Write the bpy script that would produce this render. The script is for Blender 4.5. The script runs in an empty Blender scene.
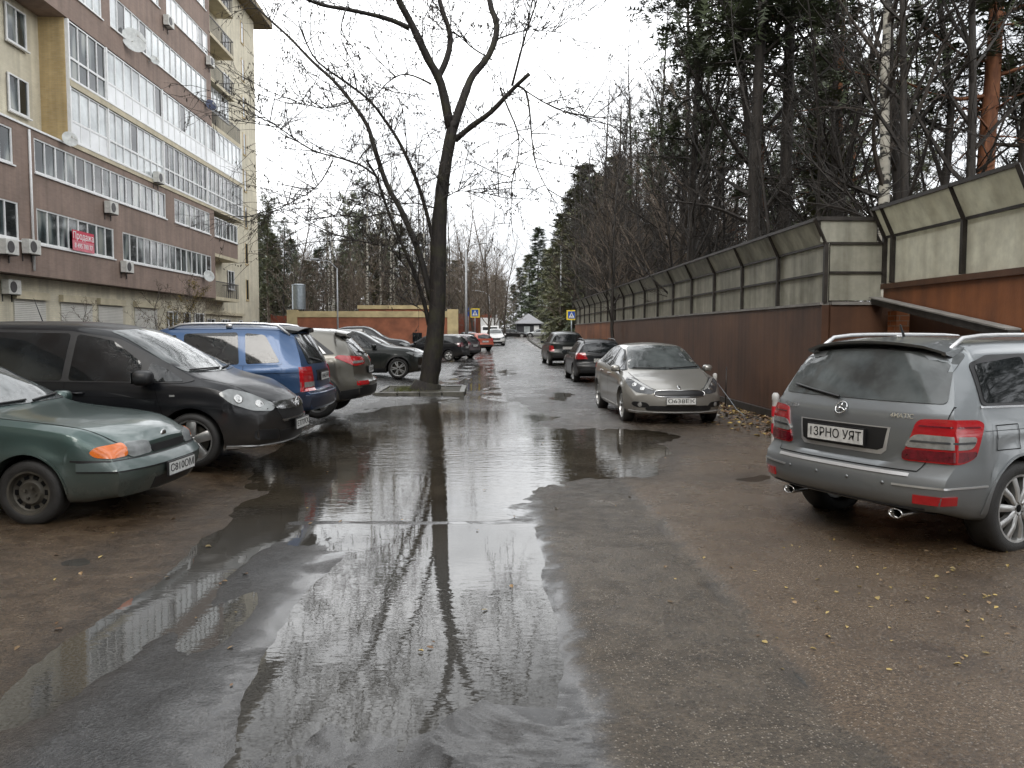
import bpy, bmesh, math, random
from mathutils import Vector, Matrix, Euler
from mathutils.bvhtree import BVHTree
import numpy as np
R = math.radians
PI = math.pi
scene = bpy.context.scene
COL = scene.collection
rnd = random.Random(11)

# ------------------------------------------------------------------ helpers
def link(o, parent=None):
    COL.objects.link(o)
    if parent is not None:
        o.parent = parent
    return o

def tag(o, label=None, cat=None, group=None, kind=None):
    if label: o['label'] = label
    if cat: o['category'] = cat
    if group: o['group'] = group
    if kind: o['kind'] = kind
    return o

def empty(name, loc=(0, 0, 0), rz=0.0, parent=None):
    o = bpy.data.objects.new(name, None)
    o.empty_display_size = 0.3
    o.location = loc
    o.rotation_euler = (0, 0, rz)
    return link(o, parent)

def copy_tree(o, parent=None):
    c = o.copy()
    COL.objects.link(c)
    if parent is not None:
        c.parent = parent
    for ch in list(o.children):
        copy_tree(ch, c)
    return c

class MB:
    """collects faces, links them as one mesh object"""
    def __init__(s):
        s.v = []; s.f = []; s.m = []
    def add(s, verts, faces, mi=0, M=None):
        b = len(s.v)
        if M is not None:
            verts = [M @ Vector(p) for p in verts]
        s.v += [tuple(p) for p in verts]
        s.f += [tuple(b + i for i in f) for f in faces]
        s.m += [mi] * len(faces)
    def box(s, c, d, mi=0, rz=0.0, M=None, bev=0.0):
        x, y, z = d[0] / 2, d[1] / 2, d[2] / 2
        if bev > 0:
            bm = bmesh.new()
            bmesh.ops.create_cube(bm, size=1.0)
            bmesh.ops.scale(bm, vec=d, verts=bm.verts)
            bmesh.ops.bevel(bm, geom=list(bm.edges), offset=bev, segments=2, affect='EDGES', profile=0.6)
            bm.verts.index_update()
            vs = [v.co.copy() for v in bm.verts]; fs = [[v.index for v in f.verts] for f in bm.faces]
            bm.free()
        else:
            vs = [Vector(p) for p in ((-x,-y,-z),(x,-y,-z),(x,y,-z),(-x,y,-z),(-x,-y,z),(x,-y,z),(x,y,z),(-x,y,z))]
            fs = [(0,3,2,1),(4,5,6,7),(0,1,5,4),(1,2,6,5),(2,3,7,6),(3,0,4,7)]
        T = Matrix.Translation(c) @ Matrix.Rotation(rz, 4, 'Z')
        if M is not None: T = M @ T
        s.add(vs, fs, mi, T)
    def b2(s, lo, hi, mi=0):
        s.box([(a + b) / 2 for a, b in zip(lo, hi)], [abs(b - a) for a, b in zip(lo, hi)], mi)
    def tube(s, pts, rad, n=6, mi=0, cap=True):
        pts = [Vector(p) for p in pts]
        if not isinstance(rad, (list, tuple)): rad = [rad] * len(pts)
        vs = []; fs = []
        up = None
        for i, p in enumerate(pts):
            a = pts[max(0, i - 1)]; b = pts[min(len(pts) - 1, i + 1)]
            t = (b - a)
            if t.length < 1e-9: t = Vector((0, 0, 1))
            t.normalize()
            if up is None:
                up = Vector((1, 0, 0)) if abs(t.x) < 0.8 else Vector((0, 1, 0))
            e1 = (up - t * up.dot(t))
            if e1.length < 1e-4: e1 = t.orthogonal()
            e1.normalize(); up = e1
            e2 = t.cross(e1)
            for k in range(n):
                an = 2 * PI * k / n
                vs.append(p + (e1 * math.cos(an) + e2 * math.sin(an)) * rad[i])
        for i in range(len(pts) - 1):
            for k in range(n):
                k2 = (k + 1) % n
                fs.append((i*n+k, i*n+k2, (i+1)*n+k2, (i+1)*n+k))
        if cap:
            fs.append(tuple(range(n - 1, -1, -1)))
            L = (len(pts) - 1) * n
            fs.append(tuple(range(L, L + n)))
        s.add(vs, fs, mi)
    def lathe(s, prof, n=24, mi=0, M=None, axis='Z'):
        """prof: list of (r, h) round an axis"""
        vs = []; fs = []
        for r, h in prof:
            for k in range(n):
                a = 2 * PI * k / n
                c, d = r * math.cos(a), r * math.sin(a)
                vs.append((c, d, h) if axis == 'Z' else ((c, h, d) if axis == 'Y' else (h, c, d)))
        for i in range(len(prof) - 1):
            for k in range(n):
                k2 = (k + 1) % n
                fs.append((i*n+k, i*n+k2, (i+1)*n+k2, (i+1)*n+k))
        s.add(vs, fs, mi, M)
    def prism(s, poly, a, b, mi=0, axis='Z', M=None):
        """poly 2D, extruded along axis from a to b"""
        def P(p, h):
            return {'Z': (p[0], p[1], h), 'Y': (p[0], h, p[1]), 'X': (h, p[0], p[1])}[axis]
        n = len(poly)
        vs = [P(p, a) for p in poly] + [P(p, b) for p in poly]
        fs = [tuple(range(n - 1, -1, -1)), tuple(range(n, 2 * n))]
        fs += [(i, (i + 1) % n, n + (i + 1) % n, n + i) for i in range(n)]
        s.add(vs, fs, mi, M)
    def build(s, name, mats, parent=None, smooth=False, sharp=None, loc=None, fix=False):
        me = bpy.data.meshes.new(name)
        me.from_pydata(s.v, [], s.f)
        if not isinstance(mats, (list, tuple)): mats = [mats]
        for m in mats: me.materials.append(m)
        if len(mats) > 1:
            me.polygons.foreach_set('material_index', s.m)
        if fix:
            bm = bmesh.new(); bm.from_mesh(me)
            bmesh.ops.recalc_face_normals(bm, faces=bm.faces)
            bm.to_mesh(me); bm.free()
        if smooth or sharp:
            me.polygons.foreach_set('use_smooth', [True] * len(me.polygons))
            if sharp: me.set_sharp_from_angle(angle=R(sharp))
        me.update()
        o = bpy.data.objects.new(name, me)
        if loc is not None: o.location = loc
        return link(o, parent)

def pchip(pts):
    xs = [p[0] for p in pts]; ys = [p[1] for p in pts]
    n = len(xs)
    if n == 1: return lambda x: ys[0]
    h = [xs[i+1]-xs[i] for i in range(n-1)]; d = [(ys[i+1]-ys[i])/h[i] for i in range(n-1)]
    m = [0.0]*n
    m[0] = d[0]; m[-1] = d[-1]
    for i in range(1, n-1):
        if d[i-1]*d[i] <= 0: m[i] = 0
        else:
            w1 = 2*h[i]+h[i-1]; w2 = h[i]+2*h[i-1]
            m[i] = (w1+w2)/(w1/d[i-1]+w2/d[i])
    def f(x):
        if x <= xs[0]: return ys[0]
        if x >= xs[-1]: return ys[-1]
        i = 0
        while x > xs[i+1]: i += 1
        t = (x-xs[i])/h[i]
        return ((1+2*t)*(1-t)**2*ys[i] + t*(1-t)**2*h[i]*m[i] + t*t*(3-2*t)*ys[i+1] + t*t*(t-1)*h[i]*m[i+1])
    return f

def sstep(a, b, x):
    t = min(1, max(0, (x - a) / (b - a)))
    return t * t * (3 - 2 * t)

def text_mesh(body, size, depth=0.002, bold=False):
    """verts, faces of a piece of lettering centred in the XY plane"""
    cu = bpy.data.curves.new('lettering', 'FONT')
    cu.body = body; cu.size = size; cu.extrude = depth
    cu.align_x = 'CENTER'; cu.align_y = 'CENTER'
    cu.offset = 0.006 * size if bold else 0.0
    cu.resolution_u = 3
    ob = bpy.data.objects.new('lettering', cu)
    COL.objects.link(ob)
    dg = bpy.context.evaluated_depsgraph_get()
    me = ob.evaluated_get(dg).to_mesh()
    vs = [v.co.copy() for v in me.vertices]; fs = [tuple(p.vertices) for p in me.polygons]
    ob.evaluated_get(dg).to_mesh_clear()
    bpy.data.objects.remove(ob); bpy.data.curves.remove(cu)
    return vs, fs

# camera: 28 mm phone lens at eye height, looking along the street
CAM_H = 1.68
cam_d = bpy.data.cameras.new('camera')
cam = link(bpy.data.objects.new('camera', cam_d))
cam_d.sensor_width = 36.0
cam_d.lens = 28.125
cam_d.clip_end = 3000
cam_d.clip_start = 0.05
YAW, PITCH = R(1.93), R(3.72)
cam.location = (0, 0, CAM_H)
cam.rotation_euler = (PI / 2 - PITCH, 0, -YAW)
scene.camera = cam
_CR = Euler((PI / 2 - PITCH, 0, -YAW)).to_matrix()
def ray(u, v):
    return _CR @ Vector(((u - 512) / 800, (384 - v) / 800, -1))
def at(u, v, Y):
    """the point on the line of sight through a photo pixel at street distance Y"""
    d = ray(u, v)
    return Vector((0, 0, CAM_H)) + d * (Y / d.y)
# ------------------------------------------------------------------ materials
def nt(name):
    m = bpy.data.materials.new(name); m.use_nodes = True
    t = m.node_tree
    return m, t, t.nodes, t.links, t.nodes['Principled BSDF']

def N(t, typ, **kw):
    n = t.nodes.new(typ)
    for k, v in kw.items():
        if k in n.inputs: n.inputs[k].default_value = v
        else: setattr(n, k, v)
    return n

def noise(t, scale, detail=4, rough=0.55, vec=None, dist=0.0):
    n = t.nodes.new('ShaderNodeTexNoise')
    n.inputs['Scale'].default_value = scale; n.inputs['Detail'].default_value = detail
    n.inputs['Roughness'].default_value = rough; n.inputs['Distortion'].default_value = dist
    if vec is not None: t.links.new(vec, n.inputs['Vector'])
    return n

def ramp(t, src, stops):
    n = t.nodes.new('ShaderNodeValToRGB')
    e = n.color_ramp.elements
    while len(e) < len(stops): e.new(0.5)
    for i, (p, c) in enumerate(stops):
        e[i].position = p
        e[i].color = (c, c, c, 1) if isinstance(c, (int, float)) else (*c, 1)
    t.links.new(src, n.inputs['Fac'])
    return n

def mixc(t, fac, a, b, mode='MIX'):
    n = t.nodes.new('ShaderNodeMix'); n.data_type = 'RGBA'; n.blend_type = mode
    for sock, val in ((n.inputs[0], fac), (n.inputs[6], a), (n.inputs[7], b)):
        if isinstance(val, (int, float)): sock.default_value = val
        elif isinstance(val, tuple): sock.default_value = (*val, 1)
        else: t.links.new(val, sock)
    return n.outputs[2]

def math_(t, op, a, b=None, clamp=False):
    n = t.nodes.new('ShaderNodeMath'); n.operation = op; n.use_clamp = clamp
    for i, val in enumerate((a, b)):
        if val is None: continue
        if isinstance(val, (int, float)): n.inputs[i].default_value = val
        else: t.links.new(val, n.inputs[i])
    return n.outputs[0]

def bump(t, h, strength=0.3, dist=0.02, normal=None):
    n = t.nodes.new('ShaderNodeBump')
    n.inputs['Strength'].default_value = strength; n.inputs['Distance'].default_value = dist
    t.links.new(h, n.inputs['Height'])
    if normal is not None: t.links.new(normal, n.inputs['Normal'])
    return n.outputs[0]

def objco(t):
    return t.nodes.new('ShaderNodeTexCoord').outputs['Object']

def plain(name, col, rough=0.6, metal=0.0, var=0.12, scale=6.0, bmp=0.0, bscale=60.0, spec=0.5, coat=0.0):
    """a surface whose colour wanders a little, with optional fine relief"""
    m, t, ns, ln, p = nt(name)
    co = objco(t)
    n = noise(t, scale, 5, 0.6, co)
    d = tuple(max(0, c * (1 - var * 2)) for c in col); l = tuple(min(1, c * (1 + var * 1.6)) for c in col)
    r = ramp(t, n.outputs['Fac'], [(0.3, d), (0.7, l)])
    ln.new(r.outputs['Color'], p.inputs['Base Color'])
    p.inputs['Roughness'].default_value = rough; p.inputs['Metallic'].default_value = metal
    p.inputs['Specular IOR Level'].default_value = spec
    p.inputs['Coat Weight'].default_value = coat; p.inputs['Coat Roughness'].default_value = 0.08
    if bmp:
        b = noise(t, bscale, 4, 0.6, co)
        ln.new(bump(t, b.outputs['Fac'], bmp, 0.02), p.inputs['Normal'])
    return m

def paint(name, col, metal=0.55, rough=0.34, dirt=0.55, coat=.8, spec=.5):
    """wet car paint: rain beads and a film of road dirt low down"""
    m, t, ns, ln, p = nt(name)
    co = objco(t)
    sp = t.nodes.new('ShaderNodeSeparateXYZ'); ln.new(co, sp.inputs[0])
    n1 = noise(t, 3.0, 6, 0.65, co)
    low = t.nodes.new('ShaderNodeMapRange')
    low.inputs['From Min'].default_value = 0.75; low.inputs['From Max'].default_value = 0.2
    ln.new(sp.outputs['Z'], low.inputs['Value'])
    k = math_(t, 'MULTIPLY', low.outputs[0], n1.outputs['Fac'])
    k = math_(t, 'MULTIPLY', k, dirt * 2.0, True)
    n3 = noise(t, 1.3, 3, 0.5, co)
    film = math_(t, 'MULTIPLY', n3.outputs['Fac'], dirt * 0.16, True)
    k = math_(t, 'MAXIMUM', k, film)
    c = mixc(t, k, col, (0.085, 0.07, 0.055))
    ln.new(c, p.inputs['Base Color'])
    mt = math_(t, 'SUBTRACT', metal, math_(t, 'MULTIPLY', k, metal), True)
    ln.new(mt, p.inputs['Metallic'])
    rg = math_(t, 'ADD', rough, math_(t, 'MULTIPLY', k, 0.3), True)
    ln.new(rg, p.inputs['Roughness'])
    p.inputs['Coat Weight'].default_value = coat; p.inputs['Specular IOR Level'].default_value = spec
    cr = math_(t, 'ADD', 0.04, math_(t, 'MULTIPLY', k, 0.5), True)
    ln.new(cr, p.inputs['Coat Roughness'])
    v = t.nodes.new('ShaderNodeTexVoronoi'); v.inputs['Scale'].default_value = 75
    ln.new(co, v.inputs['Vector'])
    drops = ramp(t, v.outputs['Distance'], [(0.12, 1.0), (0.34, 0.0)])
    wob = noise(t, 1.6, 2, 0.5, co)
    h = math_(t, 'ADD', math_(t, 'MULTIPLY', drops.outputs['Color'], 0.25), wob.outputs['Fac'])
    ln.new(bump(t, h, 0.10, 0.01), p.inputs['Coat Normal'])
    ln.new(bump(t, drops.outputs['Color'], 0.05, 0.004), p.inputs['Normal'])
    return m

def glassy(name, col=(0.012, 0.014, 0.015), rough=0.03, bead=0.15):
    m, t, ns, ln, p = nt(name)
    co = objco(t)
    n1 = noise(t, 2.2, 4, 0.6, co)
    r = ramp(t, n1.outputs['Fac'], [(0.35, tuple(c * 0.6 for c in col)), (0.7, tuple(c * 1.8 for c in col))])
    ln.new(r.outputs['Color'], p.inputs['Base Color'])
    p.inputs['Roughness'].default_value = rough
    p.inputs['IOR'].default_value = 1.55
    v = t.nodes.new('ShaderNodeTexVoronoi'); v.inputs['Scale'].default_value = 110
    ln.new(co, v.inputs['Vector'])
    d = ramp(t, v.outputs['Distance'], [(0.1, 1.0), (0.3, 0.0)])
    w = noise(t, 1.2, 2, 0.5, co)
    h = math_(t, 'ADD', math_(t, 'MULTIPLY', d.outputs['Color'], bead), math_(t, 'MULTIPLY', w.outputs['Fac'], 0.6))
    ln.new(bump(t, h, 0.12, 0.01), p.inputs['Normal'])
    return m

M = {}
M['glass'] = glassy('car_glass')
M['glass_wet'] = glassy('wet_windscreen', (0.055, 0.062, 0.062), 0.05, 0.5)
M['tyre'] = plain('tyre_rubber', (0.018, 0.017, 0.016), 0.55, var=0.2, scale=9, bmp=0.3, bscale=80)
M['rim'] = plain('alloy_rim', (0.50, 0.50, 0.49), 0.3, 0.85, var=0.15)
M['rim_dark'] = plain('dull_steel_rim', (0.075, 0.068, 0.055), 0.5, 0.4, var=0.3)
M['trim'] = plain('black_trim', (0.012, 0.012, 0.013), 0.42, var=0.2)
M['trim_gloss'] = plain('gloss_black_trim', (0.008, 0.008, 0.009), 0.12, var=0.1)
M['under'] = plain('underbody', (0.006, 0.006, 0.006), 0.9, var=0.2, spec=0.1)
M['chrome'] = plain('chrome', (0.62, 0.62, 0.62), 0.14, 1.0, var=0.05)
M['silver'] = plain('satin_silver', (0.60, 0.60, 0.60), 0.28, 0.7, var=0.05)
M['lamp'] = glassy('headlamp_glass', (0.20, 0.21, 0.21), 0.08, 0.1)
M['lamp_dark'] = glassy('headlamp_housing', (0.04, 0.042, 0.045), 0.08, 0.1)
M['bulb'] = plain('lamp_reflector', (0.46, 0.46, 0.45), 0.2, 0.9, var=0.04)
M['red'] = plain('red_lamp', (0.36, 0.006, 0.010), 0.12, var=0.07, scale=9, coat=1.0)
M['red_dark'] = plain('dark_red_lamp', (0.13, 0.004, 0.012), 0.12, var=0.25, scale=25, coat=1.0)
M['clear'] = plain('clear_lamp', (0.30, 0.30, 0.29), 0.15, 0.3, var=0.15, scale=18, coat=1.0)
M['orange'] = plain('amber_lamp', (0.62, 0.13, 0.005), 0.15, var=0.08, scale=12, coat=1.0)
M['plate'] = plain('plate_white', (0.62, 0.62, 0.60), 0.4, var=0.12, scale=20)
M['ink'] = plain('plate_ink', (0.02, 0.02, 0.02), 0.5)
# ------------------------------------------------------------------ the street surface, with real dips that hold water
_ng = np.random.RandomState(5)
_tabs = [_ng.rand(256, 256) for _ in range(6)]
def vnoise(x, y, k):
    t = _tabs[k]
    xi = np.floor(x).astype(int); yi = np.floor(y).astype(int)
    fx = x - xi; fy = y - yi
    fx = fx * fx * (3 - 2 * fx); fy = fy * fy * (3 - 2 * fy)
    g = lambda a, b: t[a % 256, b % 256]
    return (g(xi, yi) * (1 - fx) + g(xi + 1, yi) * fx) * (1 - fy) + (g(xi, yi + 1) * (1 - fx) + g(xi + 1, yi + 1) * fx) * fy - .5
def nstep(a, b, x):
    t = np.clip((x - a) / (b - a), 0, 1)
    return t * t * (3 - 2 * t)

DIPS = [  # x, y, half width, half length, depth
    (-.85, 11.6, 2.0, 4.8, .060), (-2.3, 14.0, 2.0, 3.2, .05), (-.2, 17.2, 1.5, 2.8, .045), (1.45, 10.9, .95, 2.2, .045), (2.55, 12.5, 1.1, 1.0, .034),
    (-.30, 26, .45, 7, .045), (-.15, 37, .4, 6, .04), (-1.9, 27, .7, 2.0, .035), (-2.02, 5.5, .22, 1.9, .058), (-1.55, 4.75, .16, .6, .036),
    (1.5, 3.75, .10, .42, .032), (1.62, 4.4, .07, .28, .03), (3.1, 8.9, .7, .5, .030), (-3.0, 6.0, .4, .3, .03), (2.0, 21, .35, 2.5, .03), 
    (-2.75, 10.2, .6, .9, .03), (.9, 33, .5, 4, .03)]
def height(x, y):
    h = .022 + .016 * vnoise(x * .9, y * .9, 0) + .010 * vnoise(x * 2.6, y * 2.3, 1) + .005 * vnoise(x * 7, y * 6, 2)
    h += .0035 * vnoise(x * 18, y * 16, 3) * (1 - nstep(12, 25, y))
    wx = x + .5 * vnoise(x * 1.1, y * .8, 4) + .16 * vnoise(x * 4, y * 3, 5)
    wy = y + 1.0 * vnoise(x * .8 + 40, y * .5, 4) + .2 * vnoise(x * 4 + 9, y * 3, 3)
    narrow = lambda rx: .25 if rx < .3 else 1.0
    for cx, cy, rx, ry, d in DIPS:
        k = narrow(rx)
        q = ((x + (wx - x) * k - cx) / rx) ** 2 + ((y + (wy - y) * k - cy) / ry) ** 2
        h = h - d * np.exp(-q * 1.1)
    # bays on the left lie a little higher, so does the fence side
    h += .10 * nstep(-2.6, -4.0, x) * nstep(7.6, 9.6, y) + .03 * nstep(-2.8, -3.6, x)
    h += .02 * nstep(1.5, 1.62, x) * (1 - nstep(7, 10, y)) + .10 * nstep(4.2, 5.1, x)
    # joint between two layers of asphalt, and the worn lane that carries a film of water
    lane = nstep(-1.45, -.95, x + .18 * vnoise(x * 3, y * 1.2, 4)) * (1 - nstep(.32, .58, x + .10 * vnoise(x * 5, y * 1.5, 5))) * (1 - nstep(6.6, 8.2, y))
    flat = -.0045 + .0045 * vnoise(x * 3.0, y * 2.2, 1) + .0022 * vnoise(x * 9, y * 7, 2) + .0008 * vnoise(x * 20, y * 16, 3) + .006 * (1 - nstep(2.9, 3.9, y)) + .010 * np.maximum(0, vnoise(x * .9 + 7, y * .8, 5))
    h = h * (1 - lane) + flat * lane
    h += .009 * np.exp(-((y - 7.0 - .06 * vnoise(x * 2, y * 0, 1)) / .05) ** 2) * nstep(-1.9, -1.5, x) * (1 - nstep(.4, .7, x))
    h += .006 * nstep(.42, .58, x) * (1 - nstep(6, 9, y))
    h -= .045 * np.exp(-((x - 1.50 - .10 * vnoise(x * 0, y * 1.1, 2)) / .055) ** 2) * np.clip(vnoise(x * 0 + 3, y * 1.6, 4) + .15, 0, 1) * (1 - nstep(7, 9, y))
    h += .010 * np.maximum(0, y - 45)
    return h
def h1(x, y): return float(height(np.array([x]), np.array([y]))[0])

_xs = np.concatenate([[-400, -200, -90, -45, -30], np.arange(-20, -7, .6), np.arange(-7, 7.01, .055), np.arange(7.3, 20, .6), [30, 45, 90, 200, 400]])
_ys = [-30, -10, -2, 0, 1.5]; _y = 2.4
while _y < 60: _ys.append(_y); _y += max(.045, _y * .0085)
while _y < 220: _ys.append(_y); _y += 4
_ys = np.array(_ys + [300, 500, 900])
GX, GY = np.meshgrid(_xs, _ys)
GH = height(GX, np.minimum(GY, 160))
nx, ny = len(_xs), len(_ys)
_v = np.stack([GX.ravel(), GY.ravel(), GH.ravel()], 1)
_i = (np.arange(ny - 1)[:, None] * nx + np.arange(nx - 1)[None, :]).ravel()
_f = np.stack([_i, _i + 1, _i + nx + 1, _i + nx], 1)
def quads(name, v, f, mat, kind=None, parent=None):
    me = bpy.data.meshes.new(name)
    me.vertices.add(len(v)); me.vertices.foreach_set('co', v.astype(np.float32).ravel())
    me.loops.add(len(f) * 4); me.loops.foreach_set('vertex_index', f.astype(np.int32).ravel())
    me.polygons.add(len(f)); me.polygons.foreach_set('loop_start', np.arange(len(f), dtype=np.int32) * 4)
    me.polygons.foreach_set('use_smooth', np.ones(len(f), dtype=bool))
    me.update(calc_edges=True); me.validate()
    me.materials.append(mat)
    o = link(bpy.data.objects.new(name, me), parent)
    if kind: o['kind'] = kind
    return o

def ground_mat():
    m, t, ns, ln, p = nt('wet_asphalt')
    co = objco(t)
    sp = t.nodes.new('ShaderNodeSeparateXYZ'); ln.new(co, sp.inputs[0])
    X, Y = sp.outputs['X'], sp.outputs['Y']
    nb = noise(t, 1.4, 5, 0.6, co); nm = noise(t, 5, 6, 0.65, co); nf = noise(t, 55, 3, 0.7, co); ng = noise(t, 160, 2, 0.6, co)
    nl = noise(t, .35, 4, 0.55, co)
    wob = math_(t, 'MULTIPLY', math_(t, 'SUBTRACT', nb.outputs['Fac'], .5), .9)
    wob2 = math_(t, 'MULTIPLY', math_(t, 'SUBTRACT', nm.outputs['Fac'], .5), .25)
    Xw = math_(t, 'ADD', X, math_(t, 'ADD', math_(t, 'MULTIPLY', wob, .35), wob2))
    def band(a, b, src=Xw):
        n = t.nodes.new('ShaderNodeMapRange'); n.interpolation_type = 'SMOOTHSTEP'
        n.inputs['From Min'].default_value = a; n.inputs['From Max'].default_value = b
        ln.new(src, n.inputs['Value']); return n.outputs[0]
    left = band(-1.7, -2.3)                 # muddy bays
    laneR = band(.40, .60)                  # rough strip right of the film of water
    right = band(1.48, 1.60)                # worn old surface by the fence
    soil = band(4.15, 4.6)                  # bare earth along the fence
    # colours
    lane = ramp(t, nm.outputs['Fac'], [(.3, (.034, .034, .035)), (.7, (.055, .055, .055))]).outputs[0]
    mud = ramp(t, nm.outputs['Fac'], [(.28, (.036, .022, .011)), (.5, (.072, .047, .027)), (.72, (.104, .073, .044))]).outputs[0]
    strip = ramp(t, nm.outputs['Fac'], [(.3, (.038, .029, .019)), (.7, (.090, .070, .048))]).outputs[0]
    old = ramp(t, nb.outputs['Fac'], [(.3, (.046, .029, .016)), (.5, (.086, .058, .034)), (.7, (.114, .080, .050))]).outputs[0]
    earth = ramp(t, nm.outputs['Fac'], [(.3, (.03, .02, .012)), (.7, (.08, .055, .032))]).outputs[0]
    c = mixc(t, left, lane, mud)
    c = mixc(t, laneR, c, strip)
    c = mixc(t, right, c, old)
    c = mixc(t, soil, c, earth)
    far = band(9, 20, Y)
    grey = ramp(t, nb.outputs['Fac'], [(.3, (.045, .044, .043)), (.7, (.075, .073, .07))]).outputs[0]
    inner = math_(t, 'MULTIPLY', far, math_(t, 'SUBTRACT', 1.0, math_(t, 'MULTIPLY', soil, .9)), True)
    c = mixc(t, inner, c, grey)
    # stones in the surface
    vo = t.nodes.new('ShaderNodeTexVoronoi'); vo.inputs['Scale'].default_value = 85; ln.new(co, vo.inputs['Vector'])
    vs_ = t.nodes.new('ShaderNodeSeparateColor'); ln.new(vo.outputs['Color'], vs_.inputs[0])
    stone = math_(t, 'MULTIPLY', math_(t, 'GREATER_THAN', vs_.outputs[0], .78), math_(t, 'LESS_THAN', vo.outputs['Distance'], .38))
    sc = math_(t, 'MULTIPLY', stone, math_(t, 'ADD', .12, math_(t, 'MULTIPLY', laneR, .45)))
    c = mixc(t, sc, c, (.28, .25, .21))
    speck = ramp(t, nf.outputs['Fac'], [(.34, .5), (.66, 1.5)])
    c = mixc(t, 1.0, c, speck.outputs[0], 'MULTIPLY')
    ln.new(c, p.inputs['Base Color'])
    # wetness: film of water in the lane and in patches elsewhere
    wet = ramp(t, nl.outputs['Fac'], [(.36, 0.0), (.62, 1.0)]).outputs[0]
    pat = ramp(t, nb.outputs['Fac'], [(.42, 0.0), (.60, 1.0)]).outputs[0]
    film = math_(t, 'SUBTRACT', 1.0, math_(t, 'MAXIMUM', band(-1.15, -1.55), laneR), True)
    dry = ramp(t, noise(t, .9, 6, .65, co, .6).outputs['Fac'], [(.50, 1.0), (.60, .25)]).outputs[0]
    film = math_(t, 'MULTIPLY', film, dry)
    rgA = math_(t, 'ADD', .045, math_(t, 'MULTIPLY', pat, .08))
    rgB = math_(t, 'SUBTRACT', .30, math_(t, 'MULTIPLY', math_(t, 'MULTIPLY', wet, pat), .22))
    rgB = math_(t, 'ADD', rgB, math_(t, 'MULTIPLY', math_(t, 'SUBTRACT', nm.outputs['Fac'], .5), .25))
    rg = t.nodes.new('ShaderNodeMix'); rg.data_type = 'FLOAT'
    ln.new(film, rg.inputs[0]); ln.new(rgB, rg.inputs[2]); ln.new(rgA, rg.inputs[3])
    damp = t.nodes.new('ShaderNodeMapRange'); damp.inputs['From Min'].default_value = .022; damp.inputs['From Max'].default_value = .004
    ln.new(math_(t, 'ADD', sp.outputs['Z'], math_(t, 'MULTIPLY', math_(t, 'SUBTRACT', nm.outputs['Fac'], .5), .02)), damp.inputs['Value'])
    rgs = math_(t, 'MULTIPLY', rg.outputs[0], math_(t, 'SUBTRACT', 1.0, math_(t, 'MULTIPLY', damp.outputs[0], .6)))
    ln.new(rgs, p.inputs['Roughness'])
    c = mixc(t, math_(t, 'MULTIPLY', damp.outputs[0], .45), c, (.018, .014, .010)); ln.new(c, p.inputs['Base Color'])
    p.inputs['IOR'].default_value = 1.5
    # relief: grain everywhere, drowned where the film lies
    hh = math_(t, 'ADD', math_(t, 'MULTIPLY', ng.outputs['Fac'], .5), nf.outputs['Fac'])
    hh = math_(t, 'ADD', hh, math_(t, 'MULTIPLY', math_(t, 'MULTIPLY', nm.outputs['Fac'], 1.6), math_(t, 'SUBTRACT', 1.0, film)))
    b = t.nodes.new('ShaderNodeBump'); b.inputs['Distance'].default_value = .014
    st = math_(t, 'SUBTRACT', .80, math_(t, 'MULTIPLY', film, math_(t, 'SUBTRACT', .794, math_(t, 'MULTIPLY', pat, .022))))
    ln.new(st, b.inputs['Strength']); ln.new(hh, b.inputs['Height'])
    ln.new(b.outputs[0], p.inputs['Normal'])
    return m

def water_mat():
    m, t, ns, ln, p = nt('puddle_water')
    co = objco(t)
    mp = t.nodes.new('ShaderNodeMapping'); mp.inputs['Scale'].default_value = (1.0, 2.4, 1); mp.inputs['Rotation'].default_value = (0, 0, R(12)); ln.new(co, mp.inputs[0])
    a = noise(t, 3.2, 3, 0.5, mp.outputs[0], .6); b = noise(t, 11, 2, 0.5, mp.outputs[0], .3)
    big = noise(t, .35, 2, 0.5, co)
    gust = ramp(t, big.outputs['Fac'], [(.38, .25), (.62, 1.0)]).outputs[0]
    h = math_(t, 'ADD', a.outputs['Fac'], math_(t, 'MULTIPLY', b.outputs['Fac'], .45))
    bp = t.nodes.new('ShaderNodeBump'); bp.inputs['Distance'].default_value = .02
    spw = t.nodes.new('ShaderNodeSeparateXYZ'); ln.new(co, spw.inputs[0])
    nr = t.nodes.new('ShaderNodeMapRange'); nr.inputs['From Min'].default_value = 6.8; nr.inputs['From Max'].default_value = 10.5; nr.inputs['To Min'].default_value = .055; nr.inputs['To Max'].default_value = .32
    ln.new(spw.outputs['Y'], nr.inputs['Value'])
    ln.new(math_(t, 'MULTIPLY', gust, nr.outputs[0]), bp.inputs['Strength']); ln.new(h, bp.inputs['Height'])
    ln.new(bp.outputs[0], p.inputs['Normal'])
    mud = noise(t, 1.1, 4, 0.6, co)
    c = ramp(t, mud.outputs['Fac'], [(.3, (.018, .0145, .010)), (.7, (.046, .038, .027))])
    shal = t.nodes.new('ShaderNodeMapRange'); shal.inputs['From Min'].default_value = 8.0; shal.inputs['From Max'].default_value = 5.5; ln.new(spw.outputs['Y'], shal.inputs['Value'])
    grit = noise(t, 60, 3, .7, co); bed = ramp(t, grit.outputs['Fac'], [(.35, (.034, .033, .031)), (.65, (.085, .083, .078))])
    cw = mixc(t, math_(t, 'MULTIPLY', shal.outputs[0], .8), c.outputs[0], bed.outputs[0]); ln.new(cw, p.inputs['Base Color'])
    p.inputs['Roughness'].default_value = .012; p.inputs['IOR'].default_value = 1.36
    return m

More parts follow.
